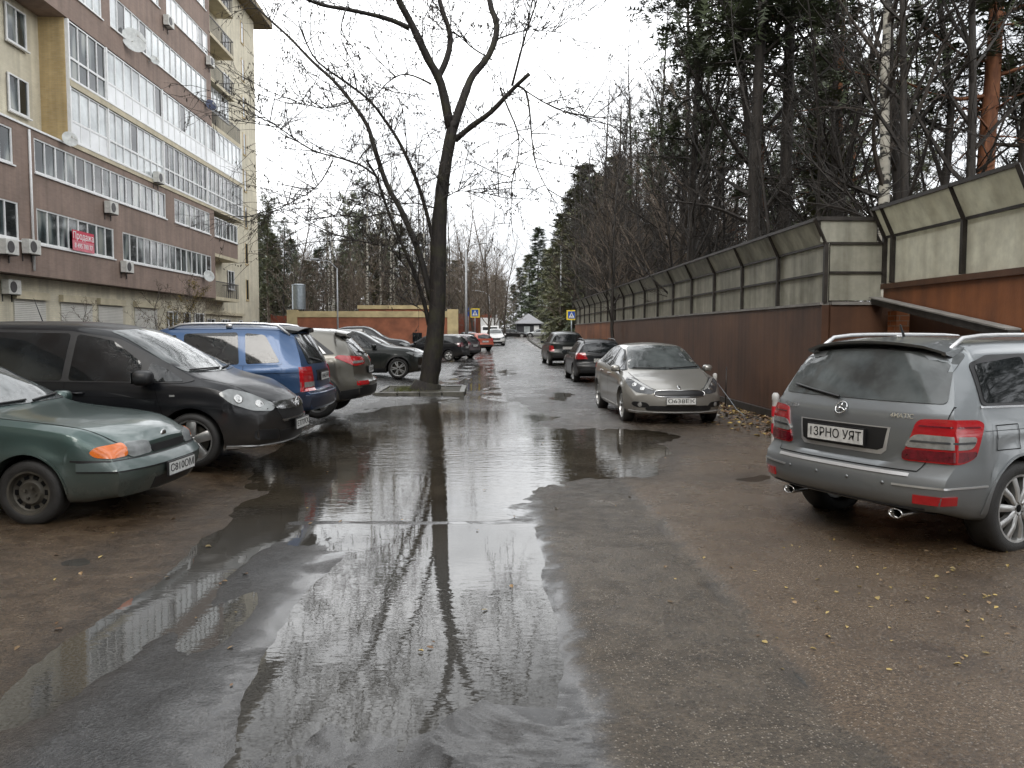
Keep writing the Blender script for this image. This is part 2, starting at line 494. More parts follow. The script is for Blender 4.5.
quads('ground', _v, _f, ground_mat(), 'structure')
_hc = np.minimum.reduce([GH.ravel()[_f[:, k]] for k in range(4)])
_cy = GY.ravel()[_f[:, 0]]; _cx = GX.ravel()[_f[:, 0]]
_keep = (_hc < .002) & (_cy > 2) & (_cy < 46) & (np.abs(_cx) < 7)
_wf = _f[_keep]
_used, _inv = np.unique(_wf.ravel(), return_inverse=True)
_wv = _v[_used].copy(); _wv[:, 2] = 0.0
quads('puddle_water', _wv, _inv.reshape(-1, 4), water_mat(), 'structure')

# kerb on the right further up the street
mb = MB()
for i in range(26):
    y = 52 + i * 3.0
    x = 4.6 + .0004 * (y - 52) ** 2
    mb.box((x, y + 1.45, h1(x, y + 1.45) + .05), (.16, 2.94, .16))
M['kerb'] = plain('kerb_concrete', (.085, .08, .065), .5, bmp=.4, var=.3)
tag(mb.build('kerb', M['kerb']), 'low grey concrete kerb along the far right side of the street', 'kerb', kind='structure')

# fallen leaves
M['leaf_brown'] = plain('brown_leaf', (.13, .07, .03), .55, var=.35, scale=3)
M['leaf_tan'] = plain('tan_leaf', (.22, .14, .065), .55, var=.3, scale=3)
M['leaf_yellow'] = plain('yellow_leaf', (.36, .26, .08), .5, var=.4, scale=3)
def scatter(name, n, gen, mats, size, label):
    mb = MB(); r = random.Random(name)
    for i in range(n):
        x, y = gen(r); z = max(0.002, h1s(x, y)) + .006
        s = r.uniform(*size); a = r.uniform(0, 2 * PI); w = s * r.uniform(.45, .8)
        Tm = Matrix.Translation((x, y, z)) @ Matrix.Rotation(a, 4, 'Z') @ Matrix.Rotation(r.uniform(-.35, .35), 4, 'X') @ Matrix.Rotation(r.uniform(-.3, .3), 4, 'Y')
        c = r.uniform(0, .25) * s
        mb.add([(-s/2, 0, 0), (-s*.15, -w/2, c), (s*.3, -w*.35, c*.6), (s/2, 0, 0), (s*.3, w*.35, c*.6), (-s*.15, w/2, c)], [(0, 1, 2, 3), (0, 3, 4, 5)], r.randrange(len(mats)), Tm)
    tag(mb.build(name, mats), label, 'leaves', kind='stuff')
_hx = {}
def h1s(x, y):
    k = (round(x, 2), round(y, 2))
    if k not in _hx: _hx[k] = h1(*k)
    return _hx[k]
def _g1(r):
    y = 9.4 + 24 * r.random() ** 1.5
    return 5.22 - abs(r.gauss(0, .42)), y
scatter('leaf_litter', 2600, _g1, [M['leaf_brown'], M['leaf_brown'], M['leaf_tan'], M['leaf_yellow']], (.05, .11), 'brown autumn leaves heaped along the foot of the brown wall')
def _g2(r):
    return r.gauss(2.9, .7), 3.7 + abs(r.gauss(.9, .9))
scatter('fallen_leaves', 160, _g2, [M['leaf_yellow'], M['leaf_yellow'], M['leaf_tan']], (.02, .04), 'small yellow leaves strewn on wet asphalt behind the grey off-roader')
def _g3(r):
    return (r.uniform(-4.6, -1.2), r.uniform(3.2, 8)) if r.random() < .5 else (r.uniform(-3, 3.5), r.uniform(3.2, 16))
scatter('scattered_leaves', 80, _g3, [M['leaf_brown'], M['leaf_tan'], M['leaf_yellow']], (.022, .05), 'single brown and yellow leaves scattered over the wet street')
# ------------------------------------------------------------------ cars
def chaikin(p, it=2):
    for _ in range(it):
        q = []
        for i in range(len(p)):
            a, b = p[i], p[(i + 1) % len(p)]
            q.append(tuple(a[k] * .75 + b[k] * .25 for k in range(len(a))))
            q.append(tuple(a[k] * .25 + b[k] * .75 for k in range(len(a))))
        p = q
    return p

def fillet(p, r=.04, k=4):
    """round the corners of a 2D outline"""
    out = []
    n = len(p)
    for i in range(n):
        b = Vector(p[i]); a = Vector(p[i - 1]); c = Vector(p[(i + 1) % n])
        da, dc = a - b, c - b
        q = min(r, da.length * .45, dc.length * .45)
        A = b + da.normalized() * q; C_ = b + dc.normalized() * q
        for j in range(k + 1):
            t = j / k
            out.append(tuple(A * (1 - t) ** 2 + b * 2 * t * (1 - t) + C_ * t * t))
    return out

SIDE = pchip([(0, .90), (.05, .945), (.2, .98), (.45, 1.0), (.7, .998), (.9, .98), (1, .955)])

def body_mesh(s):
    x0, x1 = s['x0'], s['x1']
    top, belt, yr, bot = pchip(s['top']), pchip(s['belt']), pchip(s['yr']), pchip(s['bot'])
    nose, tail = pchip(s['nose']), pchip(s['tail'])
    hw = s['hw']; Rw = s['arch']; zw = s['r']
    crown = s.get('crown', .055)
    L = x1 - x0
    xs = set(round(x0 + L * i / 56, 4) for i in range(57))
    for xa in s['axles']:
        xs -= set(x for x in xs if abs(x - xa) < Rw + .03)
        for k in range(19):
            xs.add(round(xa - Rw * math.cos(PI * k / 18), 4))
        xs.add(round(xa - Rw - .004, 4)); xs.add(round(xa + Rw + .004, 4))
    for e in (.02, .05, .09): xs.add(round(x0 + e, 4)); xs.add(round(x1 - e, 4))
    xs = sorted(xs)
    lv = [0, .03, .08, .16, .26, .36, .46, .56, .66, .76, .85, .92, .97, 1.0]
    bl_r, bl_f = s.get('bl_r', .75), s.get('bl_f', .6)
    cr, cf = s.get('curv_r', .16), s.get('curv_f', .2)
    def shift(xn, y, z):
        a = 1 - sstep(0, bl_r, xn - x0)
        b = 1 - sstep(0, bl_f, x1 - xn)
        q = min(1, abs(y) / hw)
        return xn + a * (tail(z) + cr * q ** s.get('pw_r', 3)) + b * (nose(z) - cf * q ** s.get('pw_f', 2.6))
    rows = []
    for x in xs:
        z0 = bot(x); zb = z0
        for xa in s['axles']:
            if abs(x - xa) <= Rw + 1e-4:
                zb = max(zb, zw + math.sqrt(max(0, Rw * Rw - (x - xa) ** 2)))
        zt, zl = top(x), belt(x)
        zl = min(zl, zt - .03)
        e = min(1, max(0, 1 - (x - x0) / .5)); e2 = min(1, max(0, 1 - (x1 - x) / .6))
        w = hw * (1 - s.get('tp_r', .07) * e ** 2 - s.get('tp_f', .10) * e2 ** 2)
        sec = [(w * .55, zb + .001), (w * .86, zb)]
        for t in lv:
            z = zb + (zl - zb) * t
            y = w * SIDE((z - z0) / (zl - z0))
            fl = 0
            for xa in s['axles']:
                d = math.hypot(x - xa, z - zw) - Rw
                fl = max(fl, math.exp(-(d / .07) ** 2) * s.get('flare', .012))
            y += fl
            # crease along the flank
            y += .008 * math.exp(-((z - (z0 + (zl - z0) * s.get('crease', .8))) / .03) ** 2)
            sec.append((y, z))
        yb = sec[-1][0]; ye = min(yr(x), yb - .01); ze = zt - crown * (1 if zt - zl > .3 else .6)
        G = (yb, zl); E = (ye, ze)
        for q in (.12, .3, .5, .68, .82):
            bul = .010 * math.sin(PI * q) * min(1, (ze - zl) / .4)
            sec.append((yb + (ye - yb) * q + bul, zl + (ze - zl) * q))
        A = sec[-1]
        kr = .84
        Cp = (ye * kr, zt - (zt - ze) * kr * kr)
        for q in (.3, .55, .8, 1.0):
            sec.append(((1-q)**2*A[0] + 2*q*(1-q)*E[0] + q*q*Cp[0], (1-q)**2*A[1] + 2*q*(1-q)*E[1] + q*q*Cp[1]))
        for k in (.62, .38, .15, 0):
            y = ye * k
            sec.append((y, zt - (zt - ze) * k * k))
        rows.append((x, sec))
    n = len(rows[0][1])
    vs = []; fs = []; mi = []
    for x, sec in rows:
        for y, z in sec: vs.append((shift(x, y, z), y, z))
        for y, z in sec: vs.append((shift(x, y, z), -y, z))
    st = 2 * n
    for i in range(len(rows) - 1):
        for k in range(n - 1):
            a, b = i * st + k, (i + 1) * st + k
            fs.append((a, b, b + 1, a + 1)); mi.append(1 if k < 1 else 0)
            a += n; b += n
            fs.append((a, a + 1, b + 1, b)); mi.append(1 if k < 1 else 0)
        a, b = i * st, (i + 1) * st
        fs.append((a, a + n, b + n, b)); mi.append(1)
    # end caps: rows across at each level
    Mx = 14
    for ri in (0, len(rows) - 1):
        x, sec = rows[ri]
        idx = []
        for k, (y, z) in enumerate(sec):
            r_ = [ri * st + k]
            for j in range(1, Mx):
                yy = y * (1 - 2 * j / Mx)
                vs.append((shift(x, yy, z), yy, z)); r_.append(len(vs) - 1)
            r_.append(ri * st + n + k)
            idx.append(r_)
        for k in range(n - 1):
            for j in range(Mx):
                f = (idx[k][j], idx[k][j+1], idx[k+1][j+1], idx[k+1][j])
                fs.append(f if ri == 0 else f[::-1]); mi.append(0)
    me = bpy.data.meshes.new('body')
    me.from_pydata(vs, [], fs)
    me.polygons.foreach_set('material_index', mi)
    bm = bmesh.new(); bm.from_mesh(me)
    bmesh.ops.remove_doubles(bm, verts=bm.verts, dist=.0008)
    bmesh.ops.dissolve_degenerate(bm, edges=bm.edges, dist=.0005)
    bmesh.ops.recalc_face_normals(bm, faces=bm.faces)
    bvh = BVHTree.FromBMesh(bm)
    bm.to_mesh(me); bm.free()
    me.polygons.foreach_set('use_smooth', [True] * len(me.polygons))
    me.set_sharp_from_angle(angle=R(42))
    return me, bvh

class Car:
    """body shell with panels, lamps and glass laid onto it"""
    def __init__(s, name, spec, paintmat, loc, head, label, cat='car', group=None, z=0.0):
        s.sp = spec
        s.root = empty(name, (loc[0], loc[1], z), R(head))
        tag(s.root, label, cat, group)
        me, s.bvh = body_mesh(spec)
        me.materials.append(paintmat); me.materials.append(M['under'])
        s.paint = paintmat
        s.body = link(bpy.data.objects.new('body', me), s.root)
        # dark floor pan between the wheels
        mb = MB()
        x0, x1, hw = spec['x0'], spec['x1'], spec['hw']
        mb.b2((x0 + .55, -hw * .60, spec['bot'][1][1] + .02), (x1 - .45, hw * .60, .62))
        mb.build('underbody', M['under'], s.root)
        s.seams = MB()
    def view(s, az):
        a = R(az)
        d = Vector((-math.cos(a), -math.sin(a), 0))
        return d, Vector((-math.sin(a), math.cos(a), 0)), Vector((0, 0, 1))
    def hit(s, p, d, off):
        loc, nrm, i, dist = s.bvh.ray_cast(p - d * 10, d)
        if loc is None:
            loc, nrm, i, dist = s.bvh.find_nearest(p + d * 0)
        if nrm.dot(d) > 0: nrm = -nrm
        return loc + nrm * off, nrm
    def decal(s, mb, poly, az=None, off=.004, cell=.07, mi=0, sm=0, skirt=.014, top=False):
        """poly: 2D points for straight views (0 front, 180 back, 90 left, -90 right) or 3D points for any azimuth"""
        if top:
            d = Vector((0, 0, -1)); ua = Vector((1, 0, 0)); va = Vector((0, 1, 0))
        else:
            d, ua, va = s.view(az)
        if len(poly[0]) == 3:
            base = sum((Vector(p) for p in poly), Vector()) / len(poly)
            base = base - ua * base.dot(ua) - va * base.dot(va)
            p2 = [(Vector(p).dot(ua), Vector(p).dot(va)) for p in poly]
        else:
            base = Vector((0, 0, 0))
            if top: p2 = list(poly)
            elif az in (90,): p2 = [(-x, z) for x, z in poly]
            elif az in (-90, 270): p2 = [(x, z) for x, z in poly]
            elif az == 180: p2 = [(-y, z) for y, z in poly]
            else: p2 = list(poly)
        if sm: p2 = fillet(p2, .045 * sm)
        bm = bmesh.new()
        f = bm.faces.new([bm.verts.new((p[0], p[1], 0)) for p in p2])
        if f.calc_area() < 1e-7: bm.free(); return
        us = [p[0] for p in p2]; vv = [p[1] for p in p2]
        for lo, hi, ax in ((min(us), max(us), 0), (min(vv), max(vv), 1)):
            k = int((hi - lo) / cell)
            for i in range(1, k + 1):
                c = lo + (hi - lo) * i / (k + 1)
                co = (c, 0, 0) if ax == 0 else (0, c, 0); no = (1, 0, 0) if ax == 0 else (0, 1, 0)
                bmesh.ops.bisect_plane(bm, geom=bm.verts[:] + bm.edges[:] + bm.faces[:], plane_co=co, plane_no=no, dist=1e-5)
        bmesh.ops.triangulate(bm, faces=bm.faces[:])
        bm.verts.index_update()
        pos = []; 
        for v in bm.verts:
            p = ua * v.co.x + va * v.co.y + base
            q, n_ = s.hit(p, d, off)
            pos.append((q, n_))
        vs = [q for q, n_ in pos]; fs = []
        for f in bm.faces:
            i = [v.index for v in f.verts]
            nn = (vs[i[1]] - vs[i[0]]).cross(vs[i[2]] - vs[i[0]])
            fs.append(tuple(i) if nn.dot(d) < 0 else tuple(i[::-1]))
        if skirt:
            mp = {}
            for e in bm.edges:
                if len(e.link_faces) == 1:
                    a, b = e.verts[0].index, e.verts[1].index
                    for k in (a, b):
                        if k not in mp:
                            mp[k] = len(vs); vs.append(pos[k][0] - pos[k][1] * (off + skirt * .6))
                    fs.append((a, b, mp[b], mp[a]))
        bm.free()
        mb.add(vs, fs, mi)
    def both(s, mb, poly, az, **kw):
        """the same panel on both flanks"""
        s.decal(mb, poly, az, **kw)
        if len(poly[0]) == 3: s.decal(mb, [(x, -y, z) for x, y, z in poly], -az, **kw)
        else: s.decal(mb, poly, -az, **kw)
    def part(s, name, mats, polys, az, both=True, smooth=True, label=None, each=False, **kw):
        """one part out of some polygons; both=True mirrors each onto its own part object"""
        out = []
        for sg in ((1, -1) if both else (1,)):
            mb = MB()
            for p in polys:
                mi = 0
                if isinstance(p, dict): mi = p['mi']; k2 = {**kw, **p.get('kw', {})}; p = p['p']
                else: k2 = kw
                if both and sg < 0:
                    p = [(x, -y, z) for x, y, z in p] if len(p[0]) == 3 else p
                if both and len(p[0]) == 2 and az in (0, 180) and sg < 0: p = [(-y, z) for y, z in p]
                a = az if (az in (0, 180) or sg > 0) else -az
                s.decal(mb, p, a, mi=mi, **k2)
            if mb.v:
                o = mb.build(name, mats, s.root, sharp=40)
                out.append(o)
        return out
    def seam(s, pts, az, w=.007, off=.0025, both=True):
        for a, b in zip(pts, pts[1:]):
            dx, dz = b[0] - a[0], b[1] - a[1]
            l = math.hypot(dx, dz)
            if l < 1e-5: continue
            nx, nz = -dz / l * w / 2, dx / l * w / 2
            poly = [(a[0] + nx, a[1] + nz), (b[0] + nx, b[1] + nz), (b[0] - nx, b[1] - nz), (a[0] - nx, a[1] - nz)]
            if az == 'top':
                for q in ((poly, [(x, -y) for x, y in poly]) if both else (poly,)): s.decal(s.seams, q, top=True, off=off, cell=.10, skirt=0)
            elif both and az not in (0, 180): s.both(s.seams, poly, az, off=off, cell=.12, skirt=0)
            else: s.decal(s.seams, poly, az, off=off + .002, cell=.035, skirt=0)
    def done(s):
        if s.seams.v: s.seams.build('panel_gaps', M['under'], s.root)
    def surf(s, az, u, z, off=0.0):
        d, ua, va = s.view(az)
        uu = {0: u, 180: -u, 90: -u, -90: u}[az]
        return s.hit(ua * uu + va * z, d, off)
    def wheels(s, style='five', mat=None, rim_r=None, only=None):
        sp = s.sp
        for xa in sp['axles']:
            for sg in (1, -1):
                w = empty('wheel', (xa, sg * (sp['hw'] - .115), sp['r']), 0 if sg > 0 else PI, s.root)
                make_wheel(w, sp['r'], rim_r or sp['r'] * .66, style, mat or M['rim'])
    def mirror(s, x, z, y, mat=None, size=(.11, .19, .14)):
        for sg in (1, -1):
            mb = MB()
            T = Matrix.Translation((x, sg * (y + size[1] * .62), z))
            bm = bmesh.new()
            bmesh.ops.create_uvsphere(bm, u_segments=14, v_segments=10, radius=1)
            vs = []
            for v in bm.verts:
                c = v.co
                q = Vector([math.copysign(abs(a) ** .6, a) for a in c])
                if q.x < 0: q.x *= .45
                vs.append(Vector((q.x * size[0], q.y * size[1] / 2 * (1 - .12 * abs(q.z)), q.z * size[2] / 2)))
            bm.verts.index_update()
            mb.add(vs, [[v.index for v in f.verts] for f in bm.faces], 0, T)
            bm.free()
            mb.tube([(x + .03, sg * (y - .03), z - .06), (x + .01, sg * (y + .06), z - .045)], .022, 6, 1)
            mb.box((x - size[0] * .47, sg * (y + size[1] * .62), z), (.006, size[1] * .8, size[2] * .75), 2)
            mb.build('mirror', [mat or s.paint, M['trim'], M['glass']], s.root, sharp=40)
    def handle(s, x, z, mat=None, l=.2):
        for az in (90, -90):
            p, n_ = s.surf(az, x, z, .012)
            sg = 1 if az > 0 else -1
            mb = MB()
            mb.tube([(x - l/2, p.y - sg * .02, z), (x - l/2 + .03, p.y + sg * .016, z), (x + l/2 - .03, p.y + sg * .016, z), (x + l/2, p.y - sg * .02, z)], .013, 8)
            mb.build('door_handle', mat or s.paint, s.root, smooth=True)
    def plate(s, az, u, z, txt, w=.52, h=.112, off=.02, tilt=0.0, frame=True):
        p, n_ = s.surf(az, u, z, 0)
        sx = 1 if az == 0 else -1
        px = p.x + sx * off
        mb = MB()
        T = Matrix.Translation((px, u, z)) @ Matrix.Rotation(R(90 if az == 0 else -90), 4, 'Z') @ Matrix.Rotation(PI / 2 + tilt, 4, 'X')
        mb.box((0, 0, 0), (w + .02, h + .02, .02), 0, M=T)
        mb.box((0, 0, .0115), (w, h, .004), 1, M=T)
        if txt:
            vs, fs = text_mesh(txt, h * .86, .001, True)
            wd = max(v.x for v in vs) - min(v.x for v in vs)
            k = w * .92 / wd
            mb.add([(v.x * k, v.y, v.z + .0148) for v in vs], fs, 2, T)
        return mb.build('number_plate', [M['trim'], M['plate'], M['ink']], s.root)
    def rails(s, x0, x1, y0, y1, z_off=.05, mat=None, r=.018):
        for sg in (1, -1):
            mb = MB(); pts = []
            n = 10
            for i in range(n + 1):
                t = i / n
                x = x0 + (x1 - x0) * t; y = sg * (y0 + (y1 - y0) * t)
                h, nn = s.hit(Vector((x, y, 0)), Vector((0, 0, -1)), 0)
                lift = z_off * min(1, min(t, 1 - t) * 8)
                pts.append((x, y, h.z + lift + .004))
            mb.tube(pts, r, 8)
            for t in (.5,):
                q = pts[n // 2]; mb.box((q[0], q[1], q[2] - z_off / 2), (.09, r * 1.6, z_off))
            mb.build('roof_rail', mat or M['silver'], s.root, smooth=True)
    def spoiler(s, xb, xf, y, mat, drop=.03, th=.035):
        mb = MB(); vs = []; n = 9
        for i in range(n):
            yy = -y + 2 * y * i / (n - 1); e = abs(yy / y)
            h, _ = s.hit(Vector((xf, yy, 0)), Vector((0, 0, -1)), 0)
            zf = h.z + .004; xx = xb + .05 * e ** 3
            zb = zf - drop - .02 * e ** 3
            for q in ((xf, zf), (xx, zb), (xx + .01, zb - th * .5), (xx + .10, zb - th), (xf, zf - .03)): vs.append((q[0], yy, q[1]))
        fs = [(i*5+k, i*5+(k+1) % 5, (i+1)*5+(k+1) % 5, (i+1)*5+k) for i in range(n-1) for k in range(5)]
        fs += [tuple(range(5)), tuple(range(n*5-1, n*5-6, -1))]
        mb.add(vs, fs); mb.build('roof_spoiler', mat, s.root, sharp=35, fix=True)
    def blade(s, a, b, az=0, off=.02):
        """a wiper lying on the glass"""
        mb = MB()
        pts = []
        for i in range(7):
            t = i / 6
            p, n_ = s.surf(az, a[0] + (b[0]-a[0]) * t, a[1] + (b[1]-a[1]) * t, off)
            pts.append(p)
        mb.tube(pts, .011, 6)
        mb.build('wiper', M['trim'], s.root, smooth=True)

def make_wheel(parent, r, rr, style, rmat):
    w = .205 if r < .35 else .225
    t = MB()
    h = w / 2
    t.lathe([(rr - .012, -h * .86), (rr + .004, -h * .98), (r - .055, -h * 1.02), (r - .02, -h * .95), (r - .004, -h * .74), (r, -h * .4), (r, h * .4),
             (r - .004, h * .74), (r - .02, h * .95), (r - .055, h * 1.02), (rr + .004, h * .98), (rr - .012, h * .86)], 36, 0, None, 'Y')
    # tread grooves
    t.build('tyre', M['tyre'], parent, sharp=50)
    m = MB()
    m.lathe([(rr + .006, h * .93), (rr + .004, h * .99), (rr - .012, h * .97), (rr - .022, h * .7), (rr - .03, -h * .5), (.05, -h * .5)], 36, 0, None, 'Y')
    # brake disc and dark back
    m.lathe([(rr - .03, -h * .42), (.02, -h * .42)], 28, 1, None, 'Y')
    m.lathe([(rr * .72, h * .02), (rr * .72, h * .12), (.05, h * .12)], 28, 2, None, 'Y')
    yf = h * .84
    def spoke(a, r0, r1, w0, w1, th=.03, mi=0, dish=.012, lean=0.0):
        vs = []
        for rad, ww, yy in ((r0, w0, yf + dish * .2), ((r0 + r1) / 2, (w0 + w1) / 2, yf + dish), (r1, w1, yf - .006)):
            an = a + lean * (rad - r0)
            ca, sa = math.cos(an), math.sin(an)
            for sg, dy in ((-1, 0), (-.55, .010), (.55, .010), (1, 0), (1, -th), (-1, -th)):
                tx = ww / 2 * sg
                vs.append((rad * ca - tx * sa, yy + dy, rad * sa + tx * ca))
        fs = []
        for i in range(2):
            for k in range(6):
                fs.append((i*6+k, i*6+(k+1) % 6, (i+1)*6+(k+1) % 6, (i+1)*6+k))
        m.add(vs, fs, mi)
    hub = .062
    if style == 'five':
        for k in range(5): spoke(2*PI*k/5 + .3, .045, rr - .012, .095, .115, .04)
    elif style == 'ten':
        for k in range(10): spoke(2*PI*k/10 + .1, .05, rr - .012, .042, .062, .035)
    elif style == 'twin':
        for k in range(5):
            for d in (-.17, .17): spoke(2*PI*k/5 + d, .05, rr - .012, .032, .045, .03)
    elif style == 'vee':
        for k in range(5):
            for d in (-.1, .1): spoke(2*PI*k/5 + .2, .045, rr - .012, .04, .05, .03, lean=d * 20 * .12)
    elif style == 'steel':
        m.lathe([(rr - .025, h * .55), (rr * .86, h * .60), (rr * .78, h * .45), (rr * .62, h * .50), (rr * .5, h * .78), (rr * .36, h * .74), (.03, h * .55), (.0, h * .55)], 32, 0, None, 'Y')
        for k in range(10):
            a = 2*PI*k/10
            T = Matrix.Translation((rr * .70 * math.cos(a), h * .49, rr * .70 * math.sin(a))) @ Matrix.Rotation(-a, 4, 'Y')
            m.box((0, 0, 0), (.03, .012, .045), 1, M=T)
        for k in range(4):
            a = 2*PI*k/4 + .4
            m.lathe([(.012, h * .6), (.012, h * .86), (0, h * .86)], 6, 2, Matrix.Translation((.05 * math.cos(a), 0, .05 * math.sin(a))), 'Y')
    if style != 'steel':
        m.lathe([(hub, yf - .03), (hub, yf + .004), (hub * .75, yf + .012), (hub * .5, yf + .008), (0, yf + .008)], 20, 0, None, 'Y')
        m.lathe([(hub * .48, yf + .009), (hub * .4, yf + .013), (0, yf + .013)], 16, 1, None, 'Y')
        for k in range(5):
            a = 2*PI*k/5
            m.lathe([(.009, yf), (.009, yf + .013), (0, yf + .013)], 6, 2, Matrix.Translation((.047 * math.cos(a), 0, .047 * math.sin(a))), 'Y')
    m.build('rim', [rmat, M['under'], M['rim_dark']], parent, sharp=40)

def base_spec(**k):
    d = dict(bot=[(k['x0'], .3), (k['x0'] + .3, .22), (k['x1'] - .4, .2), (k['x1'], .24)], nose=[(0, 0)], tail=[(0, 0)])
    d.update(k)
    if 'arch' not in d: d['arch'] = d['r'] + .055
    return d
# ------------------------------------------------------------------ the parked cars
P = {
 'green': paint('dark_green_paint', (0.040, 0.074, 0.068), .6, .36, .6),
 'black': paint('black_paint', (0.006, 0.007, 0.009), .0, .3, .35, .35, .15),
 'blue': paint('blue_paint', (0.026, 0.066, 0.15), .55, .36, .35, .5),
 'beige': paint('grey_beige_paint', (0.115, 0.108, 0.09), .65, .34, .5),
 'silver': paint('silver_beige_paint', (0.33, 0.32, 0.295), .65, .34, .3),
 'grey': paint('mid_grey_paint', (0.20, 0.216, 0.224), .65, .34, .45),
 'darkgreen': paint('blackish_green_paint', (0.008, 0.012, 0.011), .1, .32, .5, .4, .2),
 'white': paint('white_paint', (0.72, 0.72, 0.71), 0.0, .35, .3),
 'orange': paint('orange_red_paint', (0.34, 0.055, 0.02), .2, .35, .3),
 'maroon': paint('black_red_paint', (0.03, 0.012, 0.016), .3, .34, .4),
 'lightgrey': paint('light_grey_paint', (0.42, 0.43, 0.43), .5, .34, .3),
}

def glaze(c, side, wind=None, rear=None, frame=.022, wet=True):
    """side: list of window polygons on the flank; each pane a part"""
    for poly in side:
        for az in (90, -90):
            mb = MB(); c.decal(mb, poly, az, off=.011, cell=.05, sm=1)
            mb.build('side_window', M['glass'], c.root, sharp=50)
    if wind:
        mb = MB(); c.decal(mb, wind, 0, off=.005, cell=.07, sm=1)
        mb.build('windscreen', M['glass_wet'] if wet else M['glass'], c.root, sharp=50)
    if rear:
        mb = MB(); c.decal(mb, rear, 180, off=.006, cell=.08, sm=1)
        mb.build('rear_window', M['glass_wet'] if wet else M['glass'], c.root, sharp=50)

def sidetrim(c, poly, mat=None, off=.006):
    for az in (90, -90):
        mb = MB(); c.decal(mb, poly, az, off=off, cell=.045, sm=1)
        mb.build('window_trim', mat or M['trim'], c.root, sharp=50)

def arches(c, w=.05, mat=None, off=.008):
    sp = c.sp
    for xa in sp['axles']:
        for az in (90, -90):
            mb = MB()
            n = 16
            r0 = sp['arch'] + .001; r1 = r0 + w
            for k in range(n):
                a, b = PI * k / n, PI * (k + 1) / n
                poly = [(xa + r0*math.cos(a), sp['r'] + r0*math.sin(a)), (xa + r1*math.cos(a), sp['r'] + r1*math.sin(a)),
                        (xa + r1*math.cos(b), sp['r'] + r1*math.sin(b)), (xa + r0*math.cos(b), sp['r'] + r0*math.sin(b))]
                c.decal(mb, poly, az, off=off, cell=.2)
            mb.build('arch_trim', mat or M['trim'], c.root, sharp=60)

def strip(c, name, mat, poly, az, off=.01, **kw):
    for a in ((az, -az) if az not in (0, 180) else (az,)):
        mb = MB(); c.decal(mb, [(x, (y if a >= 0 or len(poly[0]) == 2 else y), *z) for x, y, *z in poly], a, off=off, **kw)
        mb.build(name, mat, c.root, sharp=45)

def front(c, name, mat, poly, off=.006, **kw):
    mb = MB(); c.decal(mb, poly, 0, off=off, **kw)
    return mb.build(name, mat, c.root, sharp=45)
def back(c, name, mat, poly, off=.006, **kw):
    mb = MB(); c.decal(mb, poly, 180, off=off, **kw)
    return mb.build(name, mat, c.root, sharp=45)
def rect(y0, y1, z0, z1): return [(y0, z0), (y1, z0), (y1, z1), (y0, z1)]

def lampdisc(c, pts, r, mat=None, name='lamp_bowl'):
    """round reflector bowls on the headlamp glass; pts: (az, u3d point)"""
    for (x, y, z), az in pts:
        for sg in (1, -1):
            d, ua, va = c.view(az * sg)
            p0 = Vector((x, y * sg, z)); base = ua * p0.dot(ua) + va * z
            q, n_ = c.hit(base, d, .006)
            T = Matrix.Translation(q) @ n_.to_track_quat('Z', 'Y').to_matrix().to_4x4()
            mb = MB()
            mb.lathe([(r, 0), (r, .004), (r * .8, .002), (r * .45, .005), (0, .008)], 16, 0, T)
            mb.build(name, mat or M['bulb'], c.root, smooth=True)

